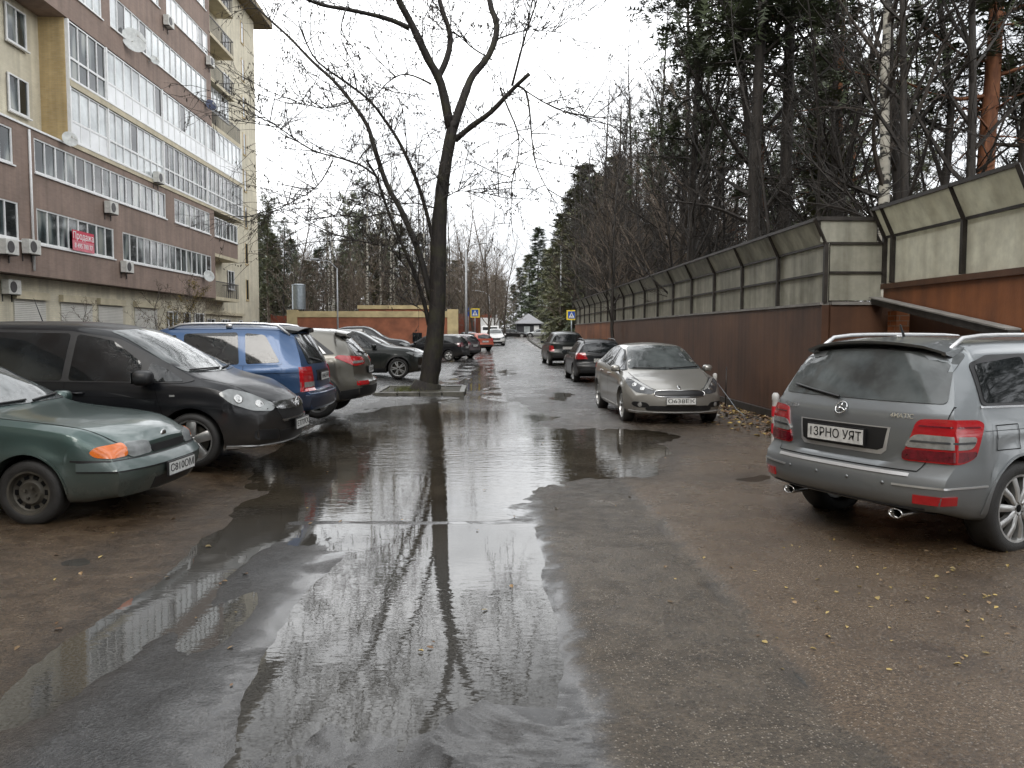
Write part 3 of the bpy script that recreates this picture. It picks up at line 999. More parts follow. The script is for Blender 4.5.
# ---- green hatchback, nose to the street, only its front half in the picture
def green_hatch():
    sp = base_spec(x0=-2.06, x1=2.06, hw=.82, r=.285, axles=(1.17, -1.29), arch=.335,
        top=[(-2.06, .95), (-1.75, 1.1), (-1.2, 1.34), (-.5, 1.395), (-.05, 1.385), (.08, 1.35), (.42, 1.15), (.74, .975), (.9, .945), (1.4, .885), (1.85, .80), (1.98, .75), (2.06, .68)],
        belt=[(-2.06, .86), (-1, .9), (.6, .88), (.9, .86), (1.5, .79), (1.9, .69), (2.06, .61)],
        yr=[(-2.06, .6), (-1.2, .54), (.05, .54), (.75, .66), (1.0, .69), (1.7, .69), (2.06, .66)],
        nose=[(.18, -.09), (.26, -.03), (.34, .01), (.42, .035), (.50, .03), (.535, -.03), (.58, -.045), (.68, -.07), (.72, -.1)],
        tail=[(.3, .05), (.6, 0), (.9, .05), (1.1, .1)], curv_f=.17, pw_f=3.0, tp_f=.05, crown=.05, crease=.62, flare=.02)
    c = Car('hatchback_car', sp, P['green'], (-4.98, 7.72), -4, 'dark green wet hatchback with an amber indicator, foremost on the left', z=.03)
    sidetrim(c, [(-1.5, .9), (.5, .9), (.68, .93), (.06, 1.3), (-.5, 1.345), (-1.1, 1.31)])
    glaze(c, [[(-.42, .925), (.5, .92), (.0, 1.27), (-.42, 1.30)], [(-1.3, .93), (-.5, .925), (-.5, 1.30), (-1.08, 1.27)]],
          wind=[(-.64, .985), (.64, .985), (.52, 1.34), (-.52, 1.34)], rear=[(-.55, 1.0), (.55, 1.0), (.48, 1.28), (-.48, 1.28)])
    # bumper: lower valance dark, pale moulding along the top, dark groove under it
    bx = 2.09
    for z0, z1, m_, nm, off in ((.245, .37, M['trim'], 'lower_grille', .004),):
        front(c, nm, m_, rect(-.38, .38, z0 + .01, z1 - .01), off)
    mb = MB()
    for az, poly in ((0, rect(-.60, .60, .475, .545)), (50, [(2.1, .55, .475), (1.53, .835, .475), (1.53, .835, .545), (2.1, .55, .545)]), (-50, [(2.1, -.55, .475), (1.62, -.84, .475), (1.62, -.84, .545), (2.1, -.55, .545)])):
        c.decal(mb, poly, az, off=.013, cell=.05, skirt=.03)
    mb.build('bumper_moulding', paint('pale_green_moulding', (.085, .115, .112), .3, .4, .2), c.root, sharp=45)
    mb = MB()
    for az, poly in ((0, rect(-.60, .60, .462, .474)), (50, [(2.1, .55, .462), (1.53, .835, .462), (1.53, .835, .474), (2.1, .55, .474)]), (-50, [(2.1, -.55, .462), (1.62, -.84, .462), (1.62, -.84, .474), (2.1, -.55, .474)]),
                     (0, rect(-.60, .60, .546, .56)), (50, [(2.1, .55, .546), (1.53, .835, .546), (1.53, .835, .56), (2.1, .55, .56)]), (-50, [(2.1, -.55, .546), (1.62, -.84, .546), (1.62, -.84, .56), (2.1, -.55, .56)])):
        c.decal(mb, poly, az, off=.008, cell=.05)
    mb.build('bumper_groove', M['trim'], c.root, sharp=45)
    front(c, 'grille', M['trim'], [(-.30, .575), (.30, .575), (.34, .64), (-.34, .64)], .006)
    # lamps: clear square, amber wrapped round the corner
    c.part('headlight', M['lamp'], [[(2.1, .36, .575), (2.06, .62, .565), (2.0, .655, .60), (1.98, .64, .695), (2.05, .36, .68)]], 20, off=.008, cell=.05, sm=1)
    c.part('indicator', M['orange'], [[(1.985, .65, .585), (1.86, .775, .575), (1.77, .815, .59), (1.73, .825, .63), (1.78, .81, .67), (1.96, .66, .695)]], 42, off=.010, cell=.04, sm=1)
    c.seam([(.86, .70), (1.5, .69), (1.95, .62)], 'top', w=.008)
    c.seam([(.62, .3), (.62, .86), (.66, .93)], 90); c.seam([(-.46, .28), (-.46, .9)], 90)
    strip(c, 'side_moulding', M['trim'], [(-.9, .52), (.75, .5), (.75, .55), (-.9, .57)], 90, off=.014)
    strip(c, 'side_moulding', M['trim'], [(1.55, .555), (1.9, .545), (1.9, .56), (1.55, .57)], 90, off=.006)
    arches(c, .012, P['green'], .012)
    c.plate(0, 0, .405, 'С810ОМ', off=.03)
    c.blade((-.56, .99), (-.05, 1.0)); c.blade((.02, .99), (.55, 1.02))
    c.mirror(.45, .97, .74)
    mb = MB(); q, n_ = c.surf(0, 0, .70, .004)
    mb.lathe([(.05, 0), (.05, .006), (.03, .008), (0, .008)], 20, 0, Matrix.Translation(q) @ Matrix.Rotation(PI/2, 4, 'Y') @ Matrix.Scale(.7, 4, (1, 0, 0)))
    mb.build('badge', M['chrome'], c.root, smooth=True)
    c.wheels('steel', M['rim_dark'], .185); c.done()
    return c

# ---- black people carrier beside it
def black_mpv():
    sp = base_spec(x0=-2.235, x1=2.235, hw=.895, r=.318, axles=(1.285, -1.42), arch=.375,
        top=[(-2.235, 1.53), (-1.9, 1.635), (-1.1, 1.685), (-.3, 1.675), (.2, 1.63), (.38, 1.585), (.8, 1.36), (1.28, 1.095), (1.42, 1.05), (1.7, .98), (2.0, .87), (2.15, .79), (2.235, .72)],
        belt=[(-2.235, 1.0), (0, .955), (1.0, .945), (1.4, .93), (1.8, .83), (2.05, .72), (2.235, .60)],
        yr=[(-2.235, .55), (-1.5, .60), (.35, .60), (.8, .66), (1.3, .72), (1.6, .74), (2.0, .70), (2.235, .60)],
        nose=[(.2, -.14), (.27, -.02), (.35, .01), (.5, .02), (.62, 0), (.72, -.04)], tail=[(.3, .1), (.5, 0), (.9, .06), (1.5, .35)],
        curv_f=.30, pw_f=2.3, tp_f=.12, crown=.06, crease=.72)
    c = Car('people_carrier', sp, P['black'], (-4.56, 10.05), -3, 'black people carrier with five-spoke silver wheels beside the green hatchback', 'people carrier', z=.13)
    sidetrim(c, [(-2.0, 1.01), (1.2, .97), (1.32, 1.0), (.9, 1.22), (.38, 1.47), (-.2, 1.56), (-1.2, 1.58), (-1.8, 1.53)])
    glaze(c, [[(-.12, 1.0), (.70, .985), (.68, 1.2), (.32, 1.445), (-.1, 1.525)], [(.76, .985), (1.2, .985), (.98, 1.12), (.78, 1.2)],
              [(-1.1, 1.02), (-.2, 1.0), (-.18, 1.53), (-1.1, 1.545)], [(-1.85, 1.04), (-1.18, 1.025), (-1.17, 1.545), (-1.72, 1.50)]],
          wind=[(-.72, 1.09), (0, 1.075), (.72, 1.09), (.57, 1.565), (0, 1.59), (-.57, 1.565)], rear=[(-.6, 1.05), (.6, 1.05), (.5, 1.45), (-.5, 1.45)])
    c.part('headlight', M['lamp'], [[(1.58, .86, .86), (1.74, .84, .905), (1.95, .72, .84), (2.13, .48, .70), (2.1, .56, .635), (1.95, .76, .65), (1.75, .88, .74)]], 48, off=.007, cell=.05, sm=1)
    lampdisc(c, [((1.80, .80, .79), 48), ((2.0, .66, .72), 48)], .055)
    # grille with bright bar and round badge
    front(c, 'grille', M['trim'], [(-.42, .50), (.42, .50), (.52, .67), (.46, .70), (-.46, .70), (-.52, .67)], .005)
    mb = MB(); c.decal(mb, [(-.55, .69), (-.5, .645), (-.1, .625), (.1, .625), (.5, .645), (.55, .69), (.5, .725), (-.5, .725)], 0, off=.02, cell=.06)
    c.decal(mb, [(-.44, .495), (.44, .495), (.47, .525), (-.47, .525)], 0, off=.016, cell=.06)
    mb.build('grille_bar', M['chrome'], c.root, sharp=45)
    q, n_ = c.surf(0, 0, .675, .03)
    mb = MB(); T = Matrix.Translation(q) @ Matrix.Rotation(PI/2, 4, 'Y')
    for i in range(24):
        a = 2*PI*i/24; b = 2*PI*(i+1)/24
        mb.tube([T @ Vector((.062*math.cos(a), .062*math.sin(a), 0)), T @ Vector((.062*math.cos(b), .062*math.sin(b), 0))], .008, 5)
    zz = [T @ Vector(p) for p in ((.0, -.075, 0), (.012, .01, 0), (-.012, -.01, 0), (0, .075, 0))]
    mb.tube(zz, [.003, .01, .01, .003], 5)
    mb.build('badge', M['chrome'], c.root, smooth=True)
    front(c, 'lower_grille', M['trim'], [(-.45, .27), (.45, .27), (.5, .40), (-.5, .40)], .005)
    c.part('fog_lamp_recess', M['trim'], [[(2.17, .52, .30), (1.98, .80, .33), (1.98, .80, .44), (2.19, .52, .42)]], 35, off=.006, cell=.06, sm=1)
    mb = MB()
    for az, poly in ((0, rect(-.45, .45, .222, .25)), (42, [(2.2, .42, .222), (1.72, .9, .235), (1.72, .9, .262), (2.2, .42, .25)]), (-42, [(2.2, -.42, .222), (1.72, -.9, .235), (1.72, -.9, .262), (2.2, -.42, .25)])):
        c.decal(mb, poly, az, off=.016, cell=.06)
    mb.build('bumper_lip', M['silver'], c.root, sharp=45)
    c.plate(0, 0, .44, 'Е777КХ', off=.045)
    c.seam([(.95, .28), (.98, .6), (.86, .96)], 90); c.seam([(-.16, .24), (-.16, .98)], 90); c.seam([(-1.05, .72), (-1.14, 1.0)], 90)
    c.seam([(-2.0, .86), (-.2, .83), (.9, .80)], 90, w=.004)
    c.seam([(1.36, .74), (1.7, .72), (2.0, .58), (2.1, .46)], 'top', w=.008)
    mb = MB(); q, n_ = c.surf(-90, 1.08, .83, .004); mb.box(q, (.06, .008, .022), 0, bev=.003); mb.build('side_repeater', M['clear'], c.root)
    c.handle(-.0 - .02, .86); c.handle(-.98, .87)
    c.mirror(.78, 1.04, .86, M['trim'], (.14, .22, .17))
    c.blade((-.66, 1.10), (.02, 1.10)); c.blade((.06, 1.09), (.68, 1.12))
    mb = MB(); h, nn = c.hit(Vector((-.9, 0, 0)), Vector((0, 0, -1)), 0)
    mb.tube([h, h + Vector((-.10, 0, .28))], [.008, .003], 5); mb.build('aerial', M['trim'], c.root)
    c.wheels('five', M['rim'], .235); c.done()

# ---- blue off-roader, tail to the street
def blue_suv():
    sp = base_spec(x0=-2.165, x1=2.165, hw=.90, r=.345, axles=(1.30, -1.33), arch=.40, bot=[(-2.165, .42), (-1.8, .33), (1.8, .28), (2.165, .34)],
        top=[(-2.165, 1.58), (-1.95, 1.645), (-.9, 1.69), (.1, 1.68), (.3, 1.63), (.95, 1.17), (1.1, 1.11), (1.8, 1.02), (2.1, .92), (2.165, .86)],
        belt=[(-2.165, 1.10), (-1, 1.06), (.9, 1.0), (1.8, .92), (2.165, .78)],
        yr=[(-2.165, .58), (-1.7, .62), (.3, .62), (1.0, .72), (2.165, .70)],
        tail=[(.38, .08), (.46, .0), (.68, -.01), (.73, .09), (.95, .10), (1.08, .14), (1.6, .42)], nose=[(.3, -.06), (.5, 0), (.8, -.05)],
        curv_r=.13, pw_r=3.2, tp_r=.04, crown=.05, crease=.9, flare=.03)
    c = Car('off_roader', sp, P['blue'], (-4.62, 12.75), 179, 'bright blue off-roader with roof rails, tail towards the street', 'off-roader', z=.1)
    sidetrim(c, [(-1.66, 1.10), (.75, 1.04), (.92, 1.09), (.30, 1.53), (-.5, 1.61), (-1.3, 1.585), (-1.5, 1.5)], P['blue'])
    glaze(c, [[(-.1, 1.08), (.70, 1.065), (.22, 1.45), (-.05, 1.54)], [(-1.02, 1.10), (-.2, 1.085), (-.16, 1.55), (-.95, 1.57)], [(-1.62, 1.13), (-1.12, 1.105), (-1.06, 1.56), (-1.36, 1.53)]],
          wind=[(-.62, 1.17), (.62, 1.17), (.54, 1.60), (-.54, 1.60)], rear=[(-.64, 1.10), (.64, 1.10), (.54, 1.555), (-.54, 1.555)], wet=False)
    c.part('tail_light', [M['red'], M['clear']], [[(-2.16, .69, .70), (-1.93, .885, .70), (-1.92, .885, 1.06), (-2.10, .69, 1.06)],
           {'p': [(-2.17, .70, .76), (-1.94, .89, .76), (-1.94, .89, .84), (-2.16, .70, .84)], 'mi': 1, 'kw': {'off': .014}}], 130, off=.012, cell=.05)
    back(c, 'plate_panel', M['trim'], rect(-.40, .40, .84, 1.0), .008)
    c.plate(180, 0, .90, 'М465НВ', off=.02)
    # lower bumper in a darker shade, wrapped round
    navy = paint('navy_lower_paint', (.012, .022, .05), .3, .45, .4)
    mb = MB()
    c.decal(mb, rect(-.7, .7, .47, .70), 180, off=.012, cell=.07)
    for sg in (1, -1):
        c.decal(mb, [(-2.17, .66 * sg, .47), (-1.78, .92 * sg, .47), (-1.78, .92 * sg, .66), (-1.95, .9 * sg, .70), (-2.17, .66 * sg, .70)], 128 * sg, off=.013, cell=.07)
    mb.build('bumper', navy, c.root, sharp=45)
    strip(c, 'sill_trim', navy, [(-.85, .34), (.85, .32), (.85, .55), (-.85, .56)], 90, off=.012)
    arches(c, .09, P['blue'], .022)
    c.seam([(-.15, .36), (-.15, 1.07)], 90); c.seam([(-1.08, .8), (-1.08, 1.08)], 90); c.seam([(.80, .36), (.80, 1.03)], 90)
    c.seam([(-2.0, .98), (.9, .93)], 90, w=.006)
    c.handle(-.92, .93, M['trim']); c.handle(.02, .92, M['trim'])
    c.rails(-1.7, .1, .58, .58, .07, M['silver'], .02)
    c.spoiler(-1.86, -1.5, .52, M['trim'])
    c.blade((-.05, 1.12), (.5, 1.18), 180)
    c.mirror(.62, 1.10, .88)
    c.wheels('five', M['rim'], .22); c.done()

# ---- grey beige crossover, tail to the street
def crossover(name, pm, loc, head, label, z, lampmat=None, txt='О521АН', cat='crossover'):
    sp = base_spec(x0=-2.22, x1=2.22, hw=.925, r=.345, axles=(1.34, -1.30), arch=.395, bot=[(-2.22, .38), (-1.85, .30), (1.8, .26), (2.22, .3)],
        top=[(-2.22, 1.46), (-1.95, 1.565), (-1, 1.635), (0, 1.63), (.3, 1.57), (1.05, 1.13), (1.22, 1.07), (1.9, .97), (2.15, .87), (2.22, .80)],
        belt=[(-2.22, 1.14), (-1, 1.08), (1, .99), (1.8, .9), (2.22, .72)],
        yr=[(-2.22, .52), (-1.5, .58), (.3, .62), (1.1, .74), (2.22, .68)],
        tail=[(.3, .14), (.4, .03), (.66, 0), (.74, .09), (1.0, .12), (1.1, .17), (1.5, .52)], nose=[(.25, -.1), (.4, 0), (.8, -.06)],
        curv_r=.22, pw_r=2.6, tp_r=.09, crown=.055, crease=.85, flare=.025)
    c = Car(name, sp, pm, loc, head, label, cat, z=z)
    sidetrim(c, [(-1.62, 1.16), (.8, 1.04), (.98, 1.09), (.36, 1.46), (-.4, 1.555), (-1.1, 1.53)])
    glaze(c, [[(.0, 1.08), (.78, 1.06), (.28, 1.42), (.02, 1.50)], [(-.95, 1.12), (-.1, 1.085), (-.08, 1.51), (-.85, 1.505)], [(-1.42, 1.17), (-1.03, 1.125), (-.98, 1.49), (-1.06, 1.49)]],
          wind=[(-.64, 1.14), (.64, 1.14), (.54, 1.54), (-.54, 1.54)], rear=[(-.62, 1.13), (.62, 1.13), (.48, 1.46), (-.48, 1.46)], wet=False)
    strip(c, 'pillar_trim', M['silver'], [(-1.46, 1.17), (-1.40, 1.17), (-1.06, 1.5), (-1.10, 1.5)], 90, off=.009)
    c.part('tail_light', [lampmat or M['red'], M['clear']], [[(-2.16, .50, .98), (-2.0, .84, .94), (-1.62, .93, 1.10), (-1.72, .9, 1.14), (-2.0, .78, 1.12), (-2.14, .5, 1.10)],
          {'p': [(-2.14, .55, 1.0), (-1.95, .86, .99), (-1.95, .86, 1.03), (-2.14, .55, 1.04)], 'mi': 1, 'kw': {'off': .015}}], 128, off=.01, cell=.05, sm=1)
    back(c, 'lower_bumper', M['trim'], rect(-.74, .74, .36, .58), .01)
    c.part('bumper_corner', M['trim'], [[(-2.2, .66, .36), (-1.74, .93, .36), (-1.74, .93, .5), (-2.2, .66, .58)]], 125, both=True, off=.011, cell=.07)
    c.part('reflector', M['red'], [[(-2.2, .55, .60), (-2.0, .84, .60), (-2.0, .84, .67), (-2.2, .55, .67)]], 128, off=.012, cell=.06)
    c.plate(180, 0, .86, txt, off=.025)
    arches(c, .045, M['trim'], .014)
    strip(c, 'sill_trim', M['trim'], [(-.86, .29), (.9, .28), (.9, .40), (-.86, .42)], 90, off=.012)
    c.seam([(-.06, .42), (-.06, 1.08)], 90); c.seam([(-.98, .8), (-1.0, 1.1)], 90); c.seam([(.86, .42), (.86, 1.03)], 90)
    c.handle(-.86, .97); c.handle(.08, .95)
    c.spoiler(-1.82, -1.45, .47, pm, .05)
    c.blade((-.03, 1.15), (.42, 1.2), 180)
    c.mirror(.7, 1.11, .88)
    c.part('headlight', M['lamp'], [[(2.18, .45, .72), (1.95, .82, .80), (1.72, .9, .9), (1.9, .8, .92), (2.14, .5, .82)]], 45, off=.008, cell=.06, sm=1)
    front(c, 'grille', M['trim'], rect(-.45, .45, .66, .78)); front(c, 'lower_grille', M['trim'], rect(-.6, .6, .34, .52))
    c.wheels('five', M['rim'], .225); c.done()
    return c

# ---- black luxury crossover behind the tree island, nose to the street
def nose_out(name, pm, loc, head, label, z, style='twin', H=1.66, cat='crossover', rim=.25):
    k = H / 1.66
    sp = base_spec(x0=-2.32, x1=2.32, hw=.91, r=.355, axles=(1.45, -1.36), arch=.405,
        top=[(-2.32, 1.30*k), (-2.0, 1.46*k), (-1, 1.65*k), (-.3, 1.66*k), (.05, 1.60*k), (.9, 1.17*k), (1.08, 1.11*k), (1.8, 1.03*k), (2.18, .92*k), (2.32, .80*k)],
        belt=[(-2.32, 1.05*k), (0, .99*k), (1, .98*k), (1.8, .90*k), (2.32, .68*k)],
        yr=[(-2.32, .52), (-1.2, .58), (.05, .60), (.9, .70), (1.6, .76), (2.32, .64)],
        nose=[(.2, -.12), (.3, -.02), (.45, .02), (.7, 0), (.85, -.06)], tail=[(.3, .1), (.5, 0), (.95, .08), (1.4, .42)], curv_f=.28, pw_f=2.4, tp_f=.1, flare=.025)
    c = Car(name, sp, pm, loc, head, label, cat, z=z)
    sidetrim(c, [(-1.75, 1.08*k), (.7, 1.02*k), (.9, 1.07*k), (.15, 1.47*k), (-.5, 1.56*k), (-1.2, 1.53*k), (-1.6, 1.35*k)])
    glaze(c, [[(-.2, 1.05*k), (.72, 1.04*k), (.1, 1.43*k), (-.18, 1.51*k)], [(-1.1, 1.08*k), (-.3, 1.055*k), (-.28, 1.52*k), (-1.05, 1.50*k)], [(-1.66, 1.12*k), (-1.18, 1.085*k), (-1.12, 1.48*k), (-1.35, 1.38*k)]],
          wind=[(-.66, 1.18*k), (.66, 1.18*k), (.54, 1.58*k), (-.54, 1.58*k)], rear=[(-.55, 1.1*k), (.55, 1.1*k), (.46, 1.34*k), (-.46, 1.34*k)])
    c.part('headlight', M['lamp'], [[(2.26, .45, .70*k), (2.02, .80, .74*k), (1.72, .92, .88*k), (1.9, .84, .91*k), (2.2, .5, .80*k)]], 45, off=.008, cell=.06, sm=1)
    front(c, 'grille', M['trim'], [(-.36, .56*k), (.36, .56*k), (.48, .76*k), (-.48, .76*k)]); front(c, 'lower_grille', M['trim'], rect(-.6, .6, .28, .42))
    mb = MB(); c.decal(mb, [(-.5, .765*k), (.5, .765*k), (.5, .79*k), (-.5, .79*k)], 0, off=.014); mb.build('grille_bar', M['chrome'], c.root, sharp=45)
    c.part('fog_lamp', M['clear'], [[(2.22, .55, .38), (2.08, .76, .38), (2.08, .76, .46), (2.22, .55, .46)]], 40, off=.01, cell=.08)
    c.part('tail_light', M['red'], [[(-2.25, .5, .9*k), (-1.9, .9, .9*k), (-1.9, .9, 1.02*k), (-2.2, .5, 1.02*k)]], 130, off=.01, cell=.06)
    c.plate(0, 0, .47, None, off=.03)
    arches(c, .04, M['trim'], .012)
    strip(c, 'sill_trim', M['trim'], [(-.9, .24), (1.0, .23), (1.0, .36), (-.9, .38)], 90, off=.012)
    c.seam([(-.24, .38), (-.24, 1.04*k)], 90); c.seam([(-1.1, .75), (-1.14, 1.06*k)], 90); c.seam([(.85, .38), (.85, 1.0*k)], 90)
    c.handle(-.05 - .02, .93*k, M['chrome']); c.handle(-.98, .95*k, M['chrome'])
    c.mirror(.62, 1.09*k, .86)
    c.blade((-.5, 1.18*k), (.1, 1.2*k))
    c.wheels(style, M['rim'], rim); c.done()
    return c

# ---- silver hatchback facing us on the right
def silver_hatch():
    sp = base_spec(x0=-2.155, x1=2.155, hw=.885, r=.316, axles=(1.255, -1.395), arch=.366,
        top=[(-2.155, 1.15), (-1.9, 1.29), (-1.3, 1.42), (-.5, 1.468), (.0, 1.45), (.22, 1.405), (.72, 1.165), (1.16, .955), (1.3, .915), (1.6, .86), (1.9, .78), (2.08, .69), (2.155, .62)],
        belt=[(-2.155, 1.04), (-1, .98), (.5, .92), (1.2, .85), (1.6, .77), (1.9, .68), (2.155, .54)],
        yr=[(-2.155, .5), (-1, .56), (.22, .57), (1.1, .68), (1.5, .70), (1.9, .66), (2.155, .56)],
        nose=[(.18, -.15), (.24, -.04), (.32, 0), (.45, .02), (.56, .01), (.64, -.02), (.72, -.06)], tail=[(.3, .1), (.5, 0), (.9, .06), (1.3, .4)],
        curv_f=.36, pw_f=2.2, tp_f=.11, crown=.055, crease=.78, flare=.02, bl_f=.8)
    c = Car('hatchback_car', sp, P['silver'], (3.39, 16.12), -88.5, 'silver beige five-door hatchback facing the camera by the brown wall')
    sidetrim(c, [(-1.5, 1.05), (.92, .945), (1.0, .965), (.2, 1.325), (-.5, 1.39), (-1.1, 1.36)], M['trim'])
    glaze(c, [[(-.1, .985), (.66, .955), (.60, 1.12), (.18, 1.30), (-.08, 1.355)], [(.72, .96), (.95, .96), (.74, 1.06)],
              [(-1.0, 1.03), (-.2, .99), (-.18, 1.36), (-.95, 1.345)], [(-1.4, 1.06), (-1.08, 1.035), (-1.04, 1.33), (-1.15, 1.28)]],
          wind=[(-.70, .985), (0, .965), (.70, .985), (.545, 1.385), (0, 1.415), (-.545, 1.385)], rear=[(-.5, 1.0), (.5, 1.0), (.45, 1.27), (-.45, 1.27)])
    c.part('headlight', [M['lamp_dark'], M['clear']], [[(1.42, .87, .84), (1.62, .845, .845), (1.98, .60, .70), (2.10, .42, .615), (2.06, .52, .575), (1.88, .76, .60), (1.66, .88, .70)],
            {'p': [(1.48, .87, .825), (1.62, .85, .835), (1.98, .615, .695), (2.07, .46, .63), (1.97, .61, .665), (1.64, .85, .805)], 'mi': 1, 'kw': {'off': .013}}], 46, off=.007, cell=.045, sm=1)
    lampdisc(c, [((1.75, .80, .725), 46), ((1.93, .68, .665), 46)], .052)
    front(c, 'grille', M['trim'], [(-.46, .575), (-.40, .535), (0, .53), (.40, .535), (.46, .575), (.42, .635), (.12, .645), (0, .632), (-.12, .645), (-.42, .635)], .006, cell=.05, sm=2)
    mb = MB()
    gl = [(-.46, .575), (-.40, .535), (0, .53), (.40, .535), (.46, .575), (.42, .635), (.12, .645), (0, .632), (-.12, .645), (-.42, .635)]
    gl = chaikin(gl, 2); pts = []
    for y, z in gl + gl[:1]: pts.append(c.surf(0, y, z, .010)[0])
    mb.tube(pts, .008, 5); mb.build('grille_surround', M['chrome'], c.root, smooth=True)
    front(c, 'lower_grille', M['trim'], [(-.56, .285), (.56, .285), (.60, .325), (.52, .375), (-.52, .375), (-.60, .325)], .006, cell=.06, sm=1)
    c.part('fog_lamp_recess', M['trim'], [[(2.12, .56, .34), (1.95, .76, .34), (1.86, .84, .40), (1.92, .80, .445), (2.08, .60, .43)]], 40, off=.007, cell=.05, sm=2)
    lampdisc(c, [((2.0, .71, .388), 40)], .043, M['clear'], 'fog_lamp')
    mb = MB()
    for az, poly in ((0, rect(-.5, .5, .225, .262)), (42, [(2.15, .46, .225), (1.75, .88, .25), (1.75, .88, .285), (2.15, .46, .262)]), (-42, [(2.15, -.46, .225), (1.75, -.88, .25), (1.75, -.88, .285), (2.15, -.46, .262)])):
        c.decal(mb, poly, az, off=.02, cell=.06)
    mb.build('bumper_lip', M['silver'], c.root, sharp=45)
    q, n_ = c.surf(0, 0, .69, .006)
    mb = MB(); mb.lathe([(.06, 0), (.06, .006), (.04, .009), (0, .009)], 20, 0, Matrix.Translation(q) @ n_.to_track_quat('Z', 'Y').to_matrix().to_4x4() @ Matrix.Scale(.5, 4, (1, 0, 0)))
    mb.build('badge', M['chrome'], c.root, smooth=True)
    c.plate(0, 0, .462, 'О638ЕК', off=.03)
    c.seam([(.94, .28), (.98, .6), (.90, .93)], 90); c.seam([(-.15, .24), (-.15, .97)], 90); c.seam([(-1.0, .74), (-1.1, 1.02)], 90)
    c.seam([(1.12, .72), (1.5, .68), (1.85, .56), (2.02, .40)], 'top', w=.008)
    strip(c, 'sill_trim', P['silver'], [(-.9, .235), (.85, .225), (.85, .28), (-.9, .29)], 90, off=.016)
    c.handle(-.02, .86); c.handle(-.9, .88)
    c.mirror(.74, .985, .79, P['silver'], (.12, .18, .13))
    c.blade((-.62, .99), (.0, .985)); c.blade((.06, .98), (.64, 1.01))
    c.part('tail_light', M['red'], [[(-2.1, .5, .9), (-1.8, .86, .9), (-1.8, .86, 1.0), (-2.0, .5, 1.0)]], 130, off=.01, cell=.06)
    c.wheels('vee', M['rim'], .222); c.done()

